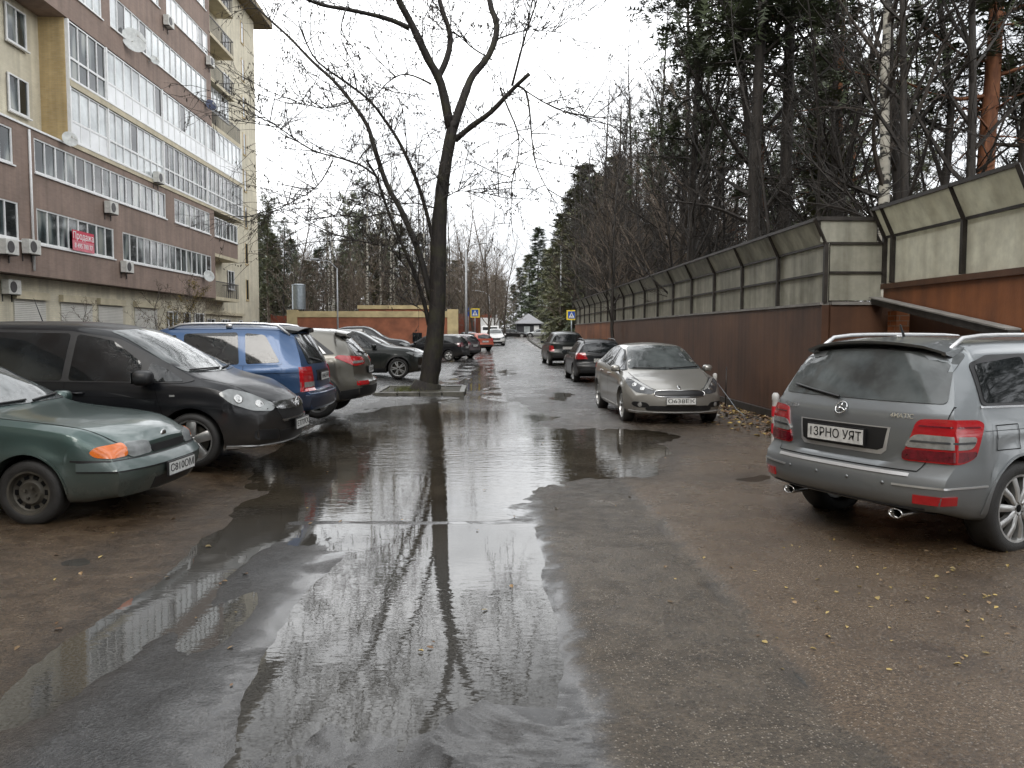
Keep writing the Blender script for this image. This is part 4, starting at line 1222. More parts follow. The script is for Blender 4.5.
# ---- grey boxy off-roader on the right, tail towards us
def grey_suv():
    sp = base_spec(x0=-2.265, x1=2.265, hw=.92, r=.36, axles=(1.445, -1.31), arch=.412, bot=[(-2.265, .38), (-1.9, .30), (1.8, .26), (2.265, .32)],
        top=[(-2.265, 1.545), (-2.1, 1.595), (-1, 1.65), (.2, 1.64), (.4, 1.60), (.95, 1.19), (1.1, 1.13), (1.9, 1.05), (2.2, .96), (2.265, .9)],
        belt=[(-2.265, 1.09), (1., 1.04), (1.8, .98), (2.265, .82)],
        yr=[(-2.265, .66), (-1.8, .68), (.4, .68), (.95, .78), (2.265, .76)],
        tail=[(.30, .16), (.38, .06), (.46, .0), (.60, .0), (.645, .03), (.66, .085), (.9, .095), (1.06, .125), (1.12, .16), (1.55, .43)], nose=[(.3, -.06), (.5, 0), (.8, -.03)],
        curv_r=.19, pw_r=2.8, tp_r=.06, crown=.05, crease=.82, flare=.022)
    c = Car('off_roader', sp, P['grey'], (4.80, 7.17), 25, 'boxy metallic grey off-roader seen from its tail, nearest on the right', 'off-roader')
    strip(c, 'belt_moulding', M['chrome'], [(-1.74, 1.126), (.9, 1.078), (.9, 1.092), (-1.74, 1.14)], 90, off=.012)
    sidetrim(c, [(-1.725, 1.143), (.82, 1.095), (.92, 1.125), (.42, 1.465), (-.3, 1.52), (-1.5, 1.505), (-1.69, 1.45)], M['trim'], .0075)
    glaze(c, [[(-.02, 1.115), (.80, 1.10), (.35, 1.43), (.0, 1.495)], [(-1.0, 1.15), (-.10, 1.14), (-.08, 1.50), (-1.0, 1.505)], [(-1.69, 1.16), (-1.07, 1.15), (-1.07, 1.49), (-1.66, 1.44)]],
          wind=[(-.70, 1.20), (.70, 1.20), (.60, 1.57), (-.60, 1.57)], rear=[(-.765, 1.155), (.765, 1.155), (.68, 1.525), (-.68, 1.525)])
    # tailgate outline
    c.seam([(-.81, 1.14), (-.79, .95), (-.66, .665), (.66, .665), (.79, .95), (.81, 1.14)], 180, w=.006)
    c.part('tail_light', [M['red'], M['clear'], M['red_dark'], M['lamp_dark']], [[(-2.20, .60, .735), (-1.98, .915, .735), (-1.86, .93, .78), (-1.78, .93, 1.02), (-1.84, .925, 1.045), (-2.06, .80, 1.05), (-2.14, .68, 1.04)],
          {'p': [(-2.18, .60, .835), (-1.90, .93, .84), (-1.85, .93, .93), (-2.15, .66, .935)], 'mi': 1, 'kw': {'off': .016}},
          {'p': [(-2.19, .60, .745), (-1.96, .915, .75), (-1.86, .93, .79), (-1.86, .93, .825), (-2.18, .60, .82)], 'mi': 2, 'kw': {'off': .0145}},
          {'p': [(-2.15, .62, .875), (-1.88, .93, .88), (-1.88, .93, .895), (-2.15, .64, .89)], 'mi': 3, 'kw': {'off': .019}},
          {'p': [(-2.13, .68, .99), (-1.82, .93, .99), (-1.83, .93, 1.0), (-2.13, .68, 1.0)], 'mi': 2, 'kw': {'off': .0145}}], 128, off=.011, cell=.045, sm=1)
    # plate recess: pale rim then dark pocket
    back(c, 'plate_recess', M['silver'], [(-.37, .755), (.37, .755), (.41, .79), (.43, .965), (-.43, .965), (-.41, .79)], .004, cell=.06)
    mb = MB(); c.decal(mb, [(-.34, .785), (.34, .785), (.385, .805), (.41, .957), (-.41, .957), (-.385, .805)], 180, off=.007, cell=.06); mb.build('plate_pocket', M['trim'], c.root, sharp=45)
    c.plate(180, .03, .868, '1ЗРНО УЯТ', off=.022, w=.54, h=.115)
    # star emblem
    q, n_ = c.surf(180, .02, 1.072, .014)
    T = Matrix.Translation(q) @ n_.to_track_quat('Z', 'Y').to_matrix().to_4x4()
    mb = MB()
    ring = [T @ Vector((.052 * math.cos(2*PI*i/28), .052 * math.sin(2*PI*i/28), 0)) for i in range(29)]
    mb.tube(ring, .006, 6)
    for k in range(3):
        a = 2*PI*k/3 + n_.to_track_quat('Z', 'Y').to_matrix().to_euler().z * 0
        mb.tube([T @ Vector((0, 0, .003)), T @ Vector((.052 * math.cos(a + PI/2), .052 * math.sin(a + PI/2), 0))], [.012, .003], 5)
    mb.build('star_badge', M['chrome'], c.root, smooth=True)
    for txt, y in (('4MATIC', -.50), ('GLK 300', .58)):
        vs, fs = text_mesh(txt, .05, .001, True); mb = MB()
        q, n_ = c.surf(180, y, 1.055, .006)
        t = Matrix.Translation(q) @ n_.to_track_quat('Z', 'Y').to_matrix().to_4x4()
        mb.add(vs, fs, 0, t); mb.build('lettering', M['chrome'], c.root)
    # bumper crease, reflectors, exhausts
    mb = MB()
    c.decal(mb, rect(-.62, .62, .628, .648), 180, off=.007, cell=.06)
    for sg in (1, -1): c.decal(mb, [(-2.25, .55 * sg, .555), (-1.72, .93 * sg, .56), (-1.72, .93 * sg, .572), (-2.25, .55 * sg, .568)], 128 * sg, off=.008, cell=.06)
    mb.build('bumper_crease', M['silver'], c.root, sharp=45)
    mb = MB()
    c.decal(mb, [(-.66, .33), (.66, .33), (.72, .40), (-.72, .40)], 180, off=.010, cell=.06)
    mb.build('bumper_valance', M['trim'], c.root, sharp=45)
    c.part('reflector', M['red'], [[(-2.2, .68, .44), (-2.0, .88, .44), (-2.0, .88, .505), (-2.2, .68, .505)]], 138, off=.011, cell=.05)
    for sg in (1, -1):
        mb = MB(); T = Matrix.Translation((-2.17, sg * .52, .335)) @ Matrix.Rotation(-PI/2, 4, 'Y')
        T = T @ Matrix.Scale(.62, 4, (1, 0, 0))
        mb.lathe([(.055, -.2), (.062, .0), (.060, .012), (.05, .006), (.048, -.1)], 20, 0, T); mb.lathe([(.048, -.09), (0, -.09)], 20, 1, T)
        mb.build('exhaust_pipe', [M['chrome'], M['under']], c.root, smooth=True)
    for y in (-.45, -.15, .15, .45):
        q, n_ = c.surf(180, y, .56, .002); mb = MB()
        mb.lathe([(.014, 0), (.014, .003), (0, .004)], 14, 0, Matrix.Translation(q) @ n_.to_track_quat('Z', 'Y').to_matrix().to_4x4()); mb.build('parking_sensor', P['grey'], c.root, smooth=True)
    # roof spoiler, rails, wiper, aerial
    c.spoiler(-1.90, -1.55, .65, P['grey'], .03, .04)
    c.rails(-1.8, .35, .60, .60, .045, M['silver'], .017)
    c.blade((.08, 1.15), (.62, 1.22), 180)
    mb = MB(); h, nn = c.hit(Vector((-1.45, 0, 0)), Vector((0, 0, -1)), 0)
    mb.tube([h, h + Vector((-.05, 0, .10))], [.012, .006], 6); mb.build('aerial', M['trim'], c.root)
    c.seam([(-.06, .34), (-.06, 1.11)], 90); c.seam([(-.96, .76), (-1.04, .95), (-1.04, 1.12)], 90); c.seam([(.95, .34), (.95, 1.08)], 90)
    fl = [(-1.62, .82), (-1.36, .82), (-1.36, 1.0), (-1.62, 1.0), (-1.62, .82)]
    c.seam(fl, -90, both=False)
    c.seam([(-1.75, .965), (.9, .94)], 90, w=.004)
    c.handle(-.85, .99); c.handle(.1, .98)
    arches(c, .012, P['grey'], .012)
    strip(c, 'sill_trim', M['trim'], [(-.86, .28), (1.0, .26), (1.0, .40), (-.86, .42)], 90, off=.012)
    c.mirror(.68, 1.16, .9)
    c.wheels('ten', M['rim'], .255); c.done()

# ---- dark estate ahead on the right, tail towards us; reused for cars further off
def tail_car(name, pm, loc, head, label, z=0, H=1.45, L=4.4, hw=.86, r=.31, cat='car', lamp=None, boxy=0.0, light_z=(.80, 1.0), rails=False, txt='К204СТ', lampw=.40):
    k = H / 1.45; h2 = L / 2
    sp = base_spec(x0=-h2, x1=h2, hw=hw, r=r, axles=(h2 - .9, -h2 + .88), bot=[(-h2, .34*k), (-h2 + .4, .22*k), (h2 - .4, .2*k), (h2, .24*k)],
        top=[(-h2, 1.33*k), (-h2 + .25, 1.39*k), (-.9, 1.445*k), (-.2, 1.45*k), (.15, 1.40*k), (.85, 1.0*k), (1.0, .96*k), (h2 - .35, .86*k), (h2, .70*k)],
        belt=[(-h2, .96*k), (0, .92*k), (.9, .89*k), (h2 - .4, .79*k), (h2, .62*k)],
        yr=[(-h2, hw*.66), (-1, hw*.66), (.15, hw*.66), (.9, hw*.8), (h2, hw*.74)],
        tail=[(.3*k, .08), (.42*k, 0), (.6*k, 0), (.66*k, .07), (.92*k, .09), (1.0*k, .12), (1.33*k, .38 - .2 * boxy)], nose=[(.2, -.1), (.3, 0), (.7, -.06)],
        curv_r=.14, pw_r=3, tp_r=.06)
    c = Car(name, sp, pm, loc, head, label, cat, z=z)
    g = .04
    sidetrim(c, [(-h2 + .55, .985*k), (.62, .925*k), (.8, .955*k), (.2, 1.30*k), (-.4, 1.385*k), (-h2 + .8, 1.35*k)])
    glaze(c, [[(-.12, .965*k), (.6, .95*k), (.15, 1.27*k), (-.1, 1.345*k)], [(-.95, .985*k), (-.2, .97*k), (-.18, 1.35*k), (-.92, 1.345*k)], [(-h2 + .62, 1.0*k), (-1.02, .99*k), (-1.0, 1.34*k), (-h2 + .86, 1.31*k)]],
          wind=[(-hw*.72, 1.03*k), (hw*.72, 1.03*k), (hw*.6, 1.37*k), (-hw*.6, 1.37*k)], rear=[(-hw*.74, .99*k), (hw*.74, .99*k), (hw*.6, 1.33*k), (-hw*.6, 1.33*k)], wet=False)
    z0, z1 = light_z[0]*k, light_z[1]*k
    c.part('tail_light', lamp or M['red'], [[(-h2 + .05, hw*(1 - lampw), z0), (-h2 + .3, hw*1.0, z0), (-h2 + .34, hw*1.0, z1), (-h2 + .16, hw*(1 - lampw), z1)]], 132, off=.01, cell=.06)
    back(c, 'lower_bumper', M['trim'], rect(-hw*.8, hw*.8, .36*k, .50*k), .008)
    c.plate(180, 0, .76*k, txt, off=.02)
    c.seam([(-.15, .3*k), (-.15, .95*k)], 90); c.seam([(.75, .3*k), (.75, .9*k)], 90); c.seam([(-hw*.85, 1.0*k), (-hw*.75, .66*k), (hw*.75, .66*k), (hw*.85, 1.0*k)], 180)
    c.handle(-.9, .86*k); c.handle(0, .85*k)
    if rails: c.rails(-h2 + .45, .1, hw*.6, hw*.6, .05, M['trim'], .018)
    c.blade((0, 1.01*k), (.45, 1.05*k), 180)
    c.mirror(.58, .98*k, hw*.96)
    c.part('headlight', M['lamp'], [[(h2 - .1, hw*.45, .58*k), (h2 - .35, hw*.95, .60*k), (h2 - .4, hw*.95, .74*k), (h2 - .15, hw*.45, .70*k)]], 45, off=.008, cell=.07)
    front(c, 'grille', M['trim'], rect(-.35, .35, .52*k, .62*k)); front(c, 'lower_grille', M['trim'], rect(-.5, .5, .28*k, .42*k))
    c.plate(0, 0, .46*k, None, off=.03)
    c.wheels('five', M['rim'], r * .64); c.done()
    return c
green_hatch(); black_mpv(); blue_suv()
crossover('crossover_car', P['beige'], (-4.32, 15.35), 180, 'grey beige crossover with red wrapped tail lamps beside the blue off-roader', .12)
nose_out('crossover_car', P['darkgreen'], (-4.45, 28.3), 2, 'blackish crossover with silver multi-spoke wheels, nose beside the street tree', .08, H=1.70)
silver_hatch(); grey_suv()
tail_car('estate_car', P['black'], (3.78, 27.9), 90, 'black estate car with square red tail lamps behind the silver hatchback', H=1.45, txt='О204СТ', rails=True)
tail_car('pickup_truck', P['darkgreen'], (4.0, 41.2), 91, 'tall dark green pickup with covered bed, furthest of the parked row at right', z=0, H=1.72, L=4.9, hw=.92, r=.37, cat='pickup', boxy=1, light_z=(.62, .86), lampw=.22)
# the row beyond the street tree
nose_out('hatchback_car', P['grey'], (-5.0, 36.0), 0, 'mid grey hatchback half hidden by the street tree trunk', .05, 'ten', 1.50, 'car', .22)
nose_out('large_van', P['black'], (-6.3, 44.0), 0, 'tall dark van roof showing above the grey hatchback', .05, 'ten', 1.95, 'van', .24)
tail_car('saloon_car', P['maroon'], (-2.45, 50.5), 150, 'dark car with purple red tail lamps just right of the street tree', .06, 1.5, lamp=M['red_dark'], rails=False)
tail_car('estate_car', P['black'], (-3.1, 46.0), 165, 'black car tail peeping out right behind the street tree trunk', .04, 1.5, lamp=M['red_dark'])
nose_out('saloon_car', P['white'], (-2.6, 63.5), -30, 'white car with a bright windscreen beside the orange red hatchback', .18, 'ten', 1.45, 'car', .21)
tail_car('hatchback_car', P['orange'], (-.85, 64.5), 118, 'small orange red hatchback seen from its tail far down the street', .19, 1.42, 3.9, hw=.82)
nose_out('delivery_van', P['white'], (1.0, 80.0), -88, 'white car driving towards the camera in mid street', .33, 'ten', 1.68, 'car', .22)
nose_out('dark_suv', P['black'], (.0, 95.0), 20, 'dark off-roader left of the oncoming white car', .48, 'ten', 1.75, 'off-roader', .24)
tail_car('saloon_car', P['grey'], (-1.6, 74.0), 100, 'grey car under the left crossing sign', .27, 1.45)
nose_out('saloon_car', P['black'], (4.3, 122.0), -10, 'black car parked crosswise left of the kiosk', .75, 'ten', 1.4, 'car', .21)
nose_out('saloon_car', P['lightgrey'], (8.3, 124.0), 185, 'pale grey car parked crosswise in front of the kiosk', .77, 'ten', 1.4, 'car', .21)
# ------------------------------------------------------------------ the apartment block on the left
def brick_mat(name, c1, c2, mortar, scale=1.0, axis='Y', rough=.8):
    m, t, ns, ln, p = nt(name)
    co = objco(t)
    sp = t.nodes.new('ShaderNodeSeparateXYZ'); ln.new(co, sp.inputs[0])
    cb = t.nodes.new('ShaderNodeCombineXYZ')
    add = math_(t, 'ADD', sp.outputs['X'], sp.outputs['Y'])
    ln.new(add, cb.inputs[0]); ln.new(sp.outputs['Z'], cb.inputs[1])
    b = t.nodes.new('ShaderNodeTexBrick')
    b.inputs['Scale'].default_value = 1.0 / scale
    b.inputs['Brick Width'].default_value = .26; b.inputs['Row Height'].default_value = .077; b.inputs['Mortar Size'].default_value = .008
    b.inputs['Color1'].default_value = (*c1, 1); b.inputs['Color2'].default_value = (*c2, 1); b.inputs['Mortar'].default_value = (*mortar, 1)
    ln.new(cb.outputs[0], b.inputs['Vector'])
    n = noise(t, .8, 6, .6, co)
    st = ramp(t, n.outputs['Fac'], [(.3, .82), (.7, 1.1)])
    c = mixc(t, 1.0, b.outputs['Color'], st.outputs[0], 'MULTIPLY')
    # rain streaks
    mp = t.nodes.new('ShaderNodeMapping'); mp.inputs['Scale'].default_value = (2.5, 2.5, .12); ln.new(co, mp.inputs[0])
    sn = noise(t, 1.0, 4, .6, mp.outputs[0]); sr = ramp(t, sn.outputs['Fac'], [(.35, .82), (.6, 1.05)])
    c = mixc(t, 1.0, c, sr.outputs[0], 'MULTIPLY')
    ln.new(c, p.inputs['Base Color']); p.inputs['Roughness'].default_value = rough
    ln.new(bump(t, b.outputs['Fac'], .25, .01), p.inputs['Normal'])
    return m
M['cream'] = brick_mat('cream_brick', (.60, .545, .41), (.66, .60, .46), (.54, .50, .40))
M['tanbrick'] = brick_mat('tan_brick', (.46, .33, .15), (.52, .38, .19), (.42, .34, .2))
M['brown'] = brick_mat('brown_brick', (.235, .165, .130), (.265, .19, .152), (.235, .178, .148))
M['white'] = plain('white_frame', (.74, .74, .73), .45, var=.05)
M['whitepanel'] = plain('white_panel', (.70, .71, .71), .3, var=.08, scale=.8, coat=.3)
M['slab'] = plain('pale_slab', (.50, .44, .31), .7, var=.1, scale=1.5)
M['soffit'] = plain('soffit', (.20, .155, .09), .8, var=.12)
M['rail'] = plain('dark_railing', (.05, .045, .045), .5)
M['shutter'] = None
def winglass():
    """panes over rooms: curtains, blinds and dark rooms behind, darkened for reflected trees, each pane its own"""
    m, t, ns, ln, p = nt('window_pane')
    co = objco(t)
    mp = t.nodes.new('ShaderNodeMapping'); mp.inputs['Scale'].default_value = (1, .9, .30); ln.new(co, mp.inputs[0])
    n = noise(t, 1.7, 1, .3, mp.outputs[0])
    fold = t.nodes.new('ShaderNodeTexWave'); fold.bands_direction = 'Y'; fold.inputs['Scale'].default_value = 3.2; fold.inputs['Distortion'].default_value = 2.5; ln.new(co, fold.inputs[0])
    r = ramp(t, n.outputs['Fac'], [(.44, (.012, .017, .019)), (.54, (.05, .065, .068)), (.60, (.16, .18, .175)), (.70, (.30, .31, .28))])  # wide dark end paints in the reflected trees, beside dark rooms
    fr = ramp(t, fold.outputs['Fac'], [(0, .75), (1, 1.1)])
    c = mixc(t, 1.0, r.outputs[0], fr.outputs[0], 'MULTIPLY')
    ln.new(c, p.inputs['Base Color'])
    p.inputs['Roughness'].default_value = .06; p.inputs['IOR'].default_value = 1.6
    w = noise(t, .8, 2, .5, co); ln.new(bump(t, w.outputs['Fac'], .05, .02), p.inputs['Normal'])
    return m
M['pane'] = winglass()
M['pane_bright'] = plain('curtained_pane', (.44, .47, .47), .08, var=.25, scale=.7, coat=.6)
def shutter_mat():
    m, t, ns, ln, p = nt('roller_shutter')
    co = objco(t)
    w = t.nodes.new('ShaderNodeTexWave'); w.bands_direction = 'Z'; w.inputs['Scale'].default_value = 4.2; ln.new(co, w.inputs[0])
    r = ramp(t, w.outputs['Fac'], [(0, (.40, .38, .33)), (.3, (.56, .54, .49)), (1, (.60, .58, .53))])
    n = noise(t, 1.5, 5, .6, co); s_ = ramp(t, n.outputs['Fac'], [(.3, .85), (.7, 1.05)])
    ln.new(mixc(t, 1.0, r.outputs[0], s_.outputs[0], 'MULTIPLY'), p.inputs['Base Color']); p.inputs['Roughness'].default_value = .5
    ln.new(bump(t, w.outputs['Fac'], .5, .02), p.inputs['Normal'])
    return m
M['shutter'] = shutter_mat()

XB, XC = -17.9, -19.1
bld = empty('apartment_block', (XC, 12, 0))
tag(bld, 'cream and brown brick apartment block with white glazed balconies', 'apartment block')
OFF = Vector((-XC, -12, 0))
KY = 1.03
def bb(mb, x0, x1, y0, y1, z0, z1, mi=0): mb.b2((x0 - XC, y0 * KY - 12, z0), (x1 - XC, y1 * KY - 12, z1), mi)

mb = MB(); bb(mb, -32, XC, -36, 66.7, 0, 27.3); mb.build('wall', M['cream'], bld)
mb = MB(); bb(mb, XC, -18.6, -36, 52.6, 0, 3.9); mb.build('ground_floor_wall', M['cream'], bld)
GLZ = []   # (y0, y1, z0, z1) strips of balcony glazing, plane XB
def brown(z0, z1, wins):
    """a brown band z0..z1 with openings"""
    mb = MB()
    ya, yb = -36, 52.6
    lv = sorted(set([(w[2], w[3]) for w in wins]))
    zs = z0
    for a, b in lv:
        bb(mb, XC, XB, ya, yb, zs, a)
        cur = ya
        for w in sorted(w for w in wins if (w[2], w[3]) == (a, b)):
            bb(mb, XC, XB, cur, w[0], a, b); cur = w[1]
        bb(mb, XC, XB, cur, yb, a, b)
        zs = b
    bb(mb, XC, XB, ya, yb, zs, z1)
    mb.build('brown_wall', M['brown'], bld)
W_low = [(-14, 6, 5.2, 6.63), (12, 20, 5.2, 6.63), (21, 30.8, 5.2, 6.63), (32.0, 38.5, 5.2, 6.63), (39.4, 51.9, 5.2, 6.63),
         (-14, 6, 8.02, 9.40), (12, 20, 8.02, 9.40), (21, 30.6, 8.02, 9.40), (32.0, 44.8, 8.02, 9.40), (46.0, 51.8, 8.02, 9.40)]
brown(3.92, 9.68, W_low)
W_up = [(12, 24, 16.3, 17.9), (26, 33.4, 16.3, 17.9), (35, 38.0, 16.3, 17.9), (38.8, 51.8, 16.3, 17.9), (12, 30, 19.5, 20.85), (33, 40.5, 19.5, 20.85), (41.6, 44.6, 19.5, 20.85), (45.6, 52.2, 19.5, 20.85),
        (12, 30, 22.3, 23.7), (33, 47.5, 22.3, 23.7), (49.2, 51.9, 22.3, 23.7), (20, 40, 25.1, 26.4), (42, 51.9, 25.1, 26.4)]
brown(15.15, 27.3, W_up)

def glazing(y0, y1, z0, z1, pane=None, step=.82, x=None, transom=None, low=None, parent=bld, xin=.07, white=False):
    """one run of sliding balcony glazing: panes, with the frame as a piece of it"""
    x = XB if x is None else x
    w = MB(); n = max(1, round((y1 - y0) / step))
    bb(w, x - xin - .02, x - xin, y0, y1, z0, z1)
    pm = pane or M['pane']
    wo = w.build('window', pm, parent)
    f = MB()
    bb(f, x - xin - .03, x - xin + .05, y0, y1, z0, z0 + .09); bb(f, x - xin - .03, x - xin + .05, y0, y1, z1 - .06, z1)
    for i in range(n + 1):
        y = y0 + (y1 - y0) * i / n
        ww = .06 if i % 2 else .09
        ya = min(max(y - ww / 2, y0), y1 - ww)
        bb(f, x - xin - .028, x - xin + .045, ya, ya + ww, z0 + .09, z1 - .06)
    if transom: bb(f, x - xin - .026, x - xin + .048, y0, y1, transom - .05, transom + .05)
    bb(f, x - xin + .02, x + .07, y0 - .05, y1 + .05, z0 - .06, z0 - .002)
    f.build('frame', M['white'], wo)
    if n >= 6:
        rw_ = random.Random(f'{y0}{z0}')
        for k in range(max(1, n // 6)):
            i = rw_.randrange(n); q = MB(); za = max(z0 + .1, transom + .06 if transom else 0)
            bb(q, x - xin - .022, x - xin + .012, y0 + (y1 - y0) * i / n + .05, y0 + (y1 - y0) * (i + 1) / n - .05, za, z1 - .07); q.build('open_pane', M['glass'], wo)
    if low:
        q = MB(); bb(q, x - xin - .024, x - xin + .03, y0, y1, z0 + .09, low); q.build('lower_panel', M['whitepanel'], wo)
    return wo
for i, w in enumerate(W_low): glazing(*w)
for i, w in enumerate(W_up): glazing(*w, pane=M['pane_bright'] if i != 7 else M['whitepanel'])
# the fully glazed double storey
edges = [34.9, 38.3, 44.7, 51.5, 58.7]
for a, b in zip(edges, edges[1:]):
    wid = b - a
    glazing(a + .04, b - .04, 9.95, 12.28, M['pane_bright'] if a < 44 else M['pane'], .78, transom=10.85, low=10.8 if a < 38 else None)
    glazing(a + .04, b - .04, 12.62, 15.1, M['pane_bright'] if a > 36 else M['pane'], .85, transom=13.55, low=13.5 if a > 36 else None)
mb = MB(); bb(mb, XC, XB + .05, 34.85, 58.75, 12.3, 12.6); bb(mb, XC, XB + .05, 34.85, 58.75, 9.7, 9.93); bb(mb, XC, XB - .01, 52.64, 58.7, 15.12, 15.4); mb.build('balcony_slab', M['slab'], bld)
mb = MB(); bb(mb, XC, XB - .12, 34.78, 34.93, 9.95, 15.14); mb.build('return_wall', M['tanbrick'], bld)
mb = MB(); bb(mb, XC, XB - .14, 58.62, 58.72, 9.95, 15.1); mb.build('return_panel', M['whitepanel'], bld)
# posts between the bays
for y in edges:
    mb = MB(); bb(mb, XB - .12, XB + .03, y - .06, y + .06, 9.94, 15.12); mb.build('balcony_post', M['white'], bld)
# open balconies at the far end of the brown part
bal = [3.85, 6.72, 18.2, 21.1, 24.0]
for i, z in enumerate(bal):
    s_ = MB(); bb(s_, XC, XB - .02, 52.65, 57.6, z - .02, z + .2); so = s_.build('balcony_slab', M['slab'], bld)
    r_ = MB()
    if z == 6.72:
        bb(r_, XB - .08, XB - .04, 52.7, 57.55, z + .22, z + 1.3); r_.build('balcony_panel', M['brown'], so)
        glazing(52.75, 57.5, z + 1.32, z + 2.6, x=XB, parent=bld)
    else:
        for k in range(26):
            y = 52.75 + (57.5 - 52.75) * k / 25; bb(r_, XB - .07, XB - .045, y - .012, y + .012, z + .2, z + 1.2)
        bb(r_, XB - .08, XB - .035, 52.7, 57.55, z + 1.2, z + 1.25)
        for k in range(8):
            x = XC + (XB - .07 - XC) * k / 8; bb(r_, x - .012, x + .012, 57.5, 57.525, z + .2, z + 1.2)
        bb(r_, XC, XB - .05, 57.49, 57.54, z + 1.2, z + 1.25)
        r_.build('railing', M['rail'], so)
    # door and window behind
    glazing(53.2, 54.8, z + .3, z + 2.5, x=XC + .13, step=.8); 
    glazing(58.6, 60.0, z + 1.0, z + 2.4, x=XC + .13, step=.75)
mb = MB(); z = 15.42
for k in range(30):
    y = 52.7 + 5.9 * k / 29; bb(mb, XB - .06, XB - .03, y - .012, y + .012, z, z + 1.0)
bb(mb, XB - .07, XB - .02, 52.66, 58.65, z + 1.0, z + 1.05); mb.build('railing', M['rail'], bld)
glazing(52.8, 57.4, 17.1 - .6, 18.15, x=XB - .4, pane=M['pane_bright'])
# narrow stair windows on the end bay, ordinary windows on the set-back cream wall
for k in range(9):
    z = 4.3 + 2.88 * k; w = MB(); bb(w, XC - .02, XC + .012, 63.2, 63.75, z, z + 1.55); w.build('window', M['pane'], bld)
    q = MB(); bb(q, XC, XC + .03, 63.1, 63.2, z - .08, z + 1.6); bb(q, XC, XC + .03, 63.75, 63.85, z - .08, z + 1.6); bb(q, XC, XC + .05, 63.1, 63.85, z - .16, z - .08); q.build('window_surround', M['tanbrick'], bld)
for z in (10.55, 13.3):
    for y in (32.35, 27.0, 22.0): glazing(y, y + 1.4, z, z + 1.5, x=XC + .13, step=.7, pane=M['pane'])
# ground floor: shutters, doors
for y0, y1 in ((20, 23), (25, 28), (31.4, 33.6), (34.8, 37.5), (38.1, 40.6), (42.0, 44.8)):
    s_ = MB(); bb(s_, -18.63, -18.55, y0, y1, .25, 3.0); so = s_.build('shutter', M['shutter'], bld)
    q = MB(); bb(q, -18.62, -18.40, y0 - .08, y1 + .08, 3.0, 3.3); q.build('shutter_box', M['slab'], so)
for y0, y1 in ((46.2, 47.6), (48.6, 49.6), (50.4, 52.0)): glazing(y0, y1, .5, 2.9, x=-18.46, step=.7)
for y0, y1 in ((54, 55.6), (57, 59), (61, 61.8), (64.5, 66)): glazing(y0, y1, .8, 2.6, x=XC + .13, step=.75)
mb = MB(); bb(mb, XC, XC + .25, 52.7, 62, 2.9, 3.1); mb.build('canopy', M['slab'], bld)
# roof slab with a deep eave
mb = MB(); bb(mb, -33, -17.0, -37, 52.9, 27.32, 27.8); bb(mb, -33, -18.0, 52.9, 68.4, 27.32, 27.8); mb.build('roof', M['soffit'], bld)
# downpipe and white coping line
mb = MB(); mb.tube([(XB + .06 - XC, 31.6 * KY - 12, 4.1), (XB + .06 - XC, 31.6 * KY - 12, 9.6)], .05, 8); mb.build('downpipe', M['white'], bld, smooth=True)
mb = MB(); bb(mb, XB - 1.0, XB + .06, 4, 34.7, 9.68, 9.76); mb.build('coping', M['white'], bld)

# ---- things hung on the facade
M['acbody'] = plain('ac_casing', (.58, .57, .53), .5, var=.1)
def air_con(u, v, X, label, flip=False):
    d = ray(u, v); k = X / d.x
    p = Vector((0, 0, CAM_H)) + d * k
    e = empty('air_conditioner', (X + .02, p.y, p.z - .28))
    tag(e, label, 'air conditioner', 'air conditioners on the apartment block')
    a = MB(); a.box((.19, 0, .28), (.30, .82, .56), 0, bev=.02); a.build('casing', M['acbody'], e)
    f = MB()
    T = Matrix.Translation((.345, -.12, .28)) @ Matrix.Rotation(PI/2, 4, 'Y')
    f.lathe([(.22, 0), (.22, .012), (.20, .012), (.05, .004), (0, .004)], 20, 0, T); f.build('fan_grille', M['rail'], e, smooth=True)
    b = MB()
    for y in (-.3, .3): b.box((.17, y, -.02), (.36, .03, .03), 0); b.box((.01, y, -.15), (.03, .03, .28), 0)
    b.build('bracket', M['rail'], e)
for a in ((107, 208, XB, 'air conditioner under the second-floor window strip, right of the downpipe'),
          (123, 267, XB, 'air conditioner between the two lowest window strips, below the right one'),
          (26, 247, XB, 'air conditioner right beside the white downpipe below the first-floor windows'),
          (3, 247, XB, 'air conditioner cut by the left picture edge beside another one'),
          (6, 287, -18.6, 'air conditioner low on the ground floor wall at the left picture edge'),
          (51, 98, XC + .15, 'air conditioner on the tan brick return beside two cream wall windows'),
          (155, 178, XB, 'air conditioner at the foot of the glazed double storey'),
          (165, 22, XB, 'air conditioner high up left of the bright white glazing'),
          (207, 62, XB, 'air conditioner at the brown corner below the bright white glazing')):
    air_con(*a)
M['dish'] = plain('dish_white', (.55, .56, .54), .4, var=.1)
M['dish_blue'] = plain('dish_dark_blue', (.02, .03, .08), .4, var=.1)
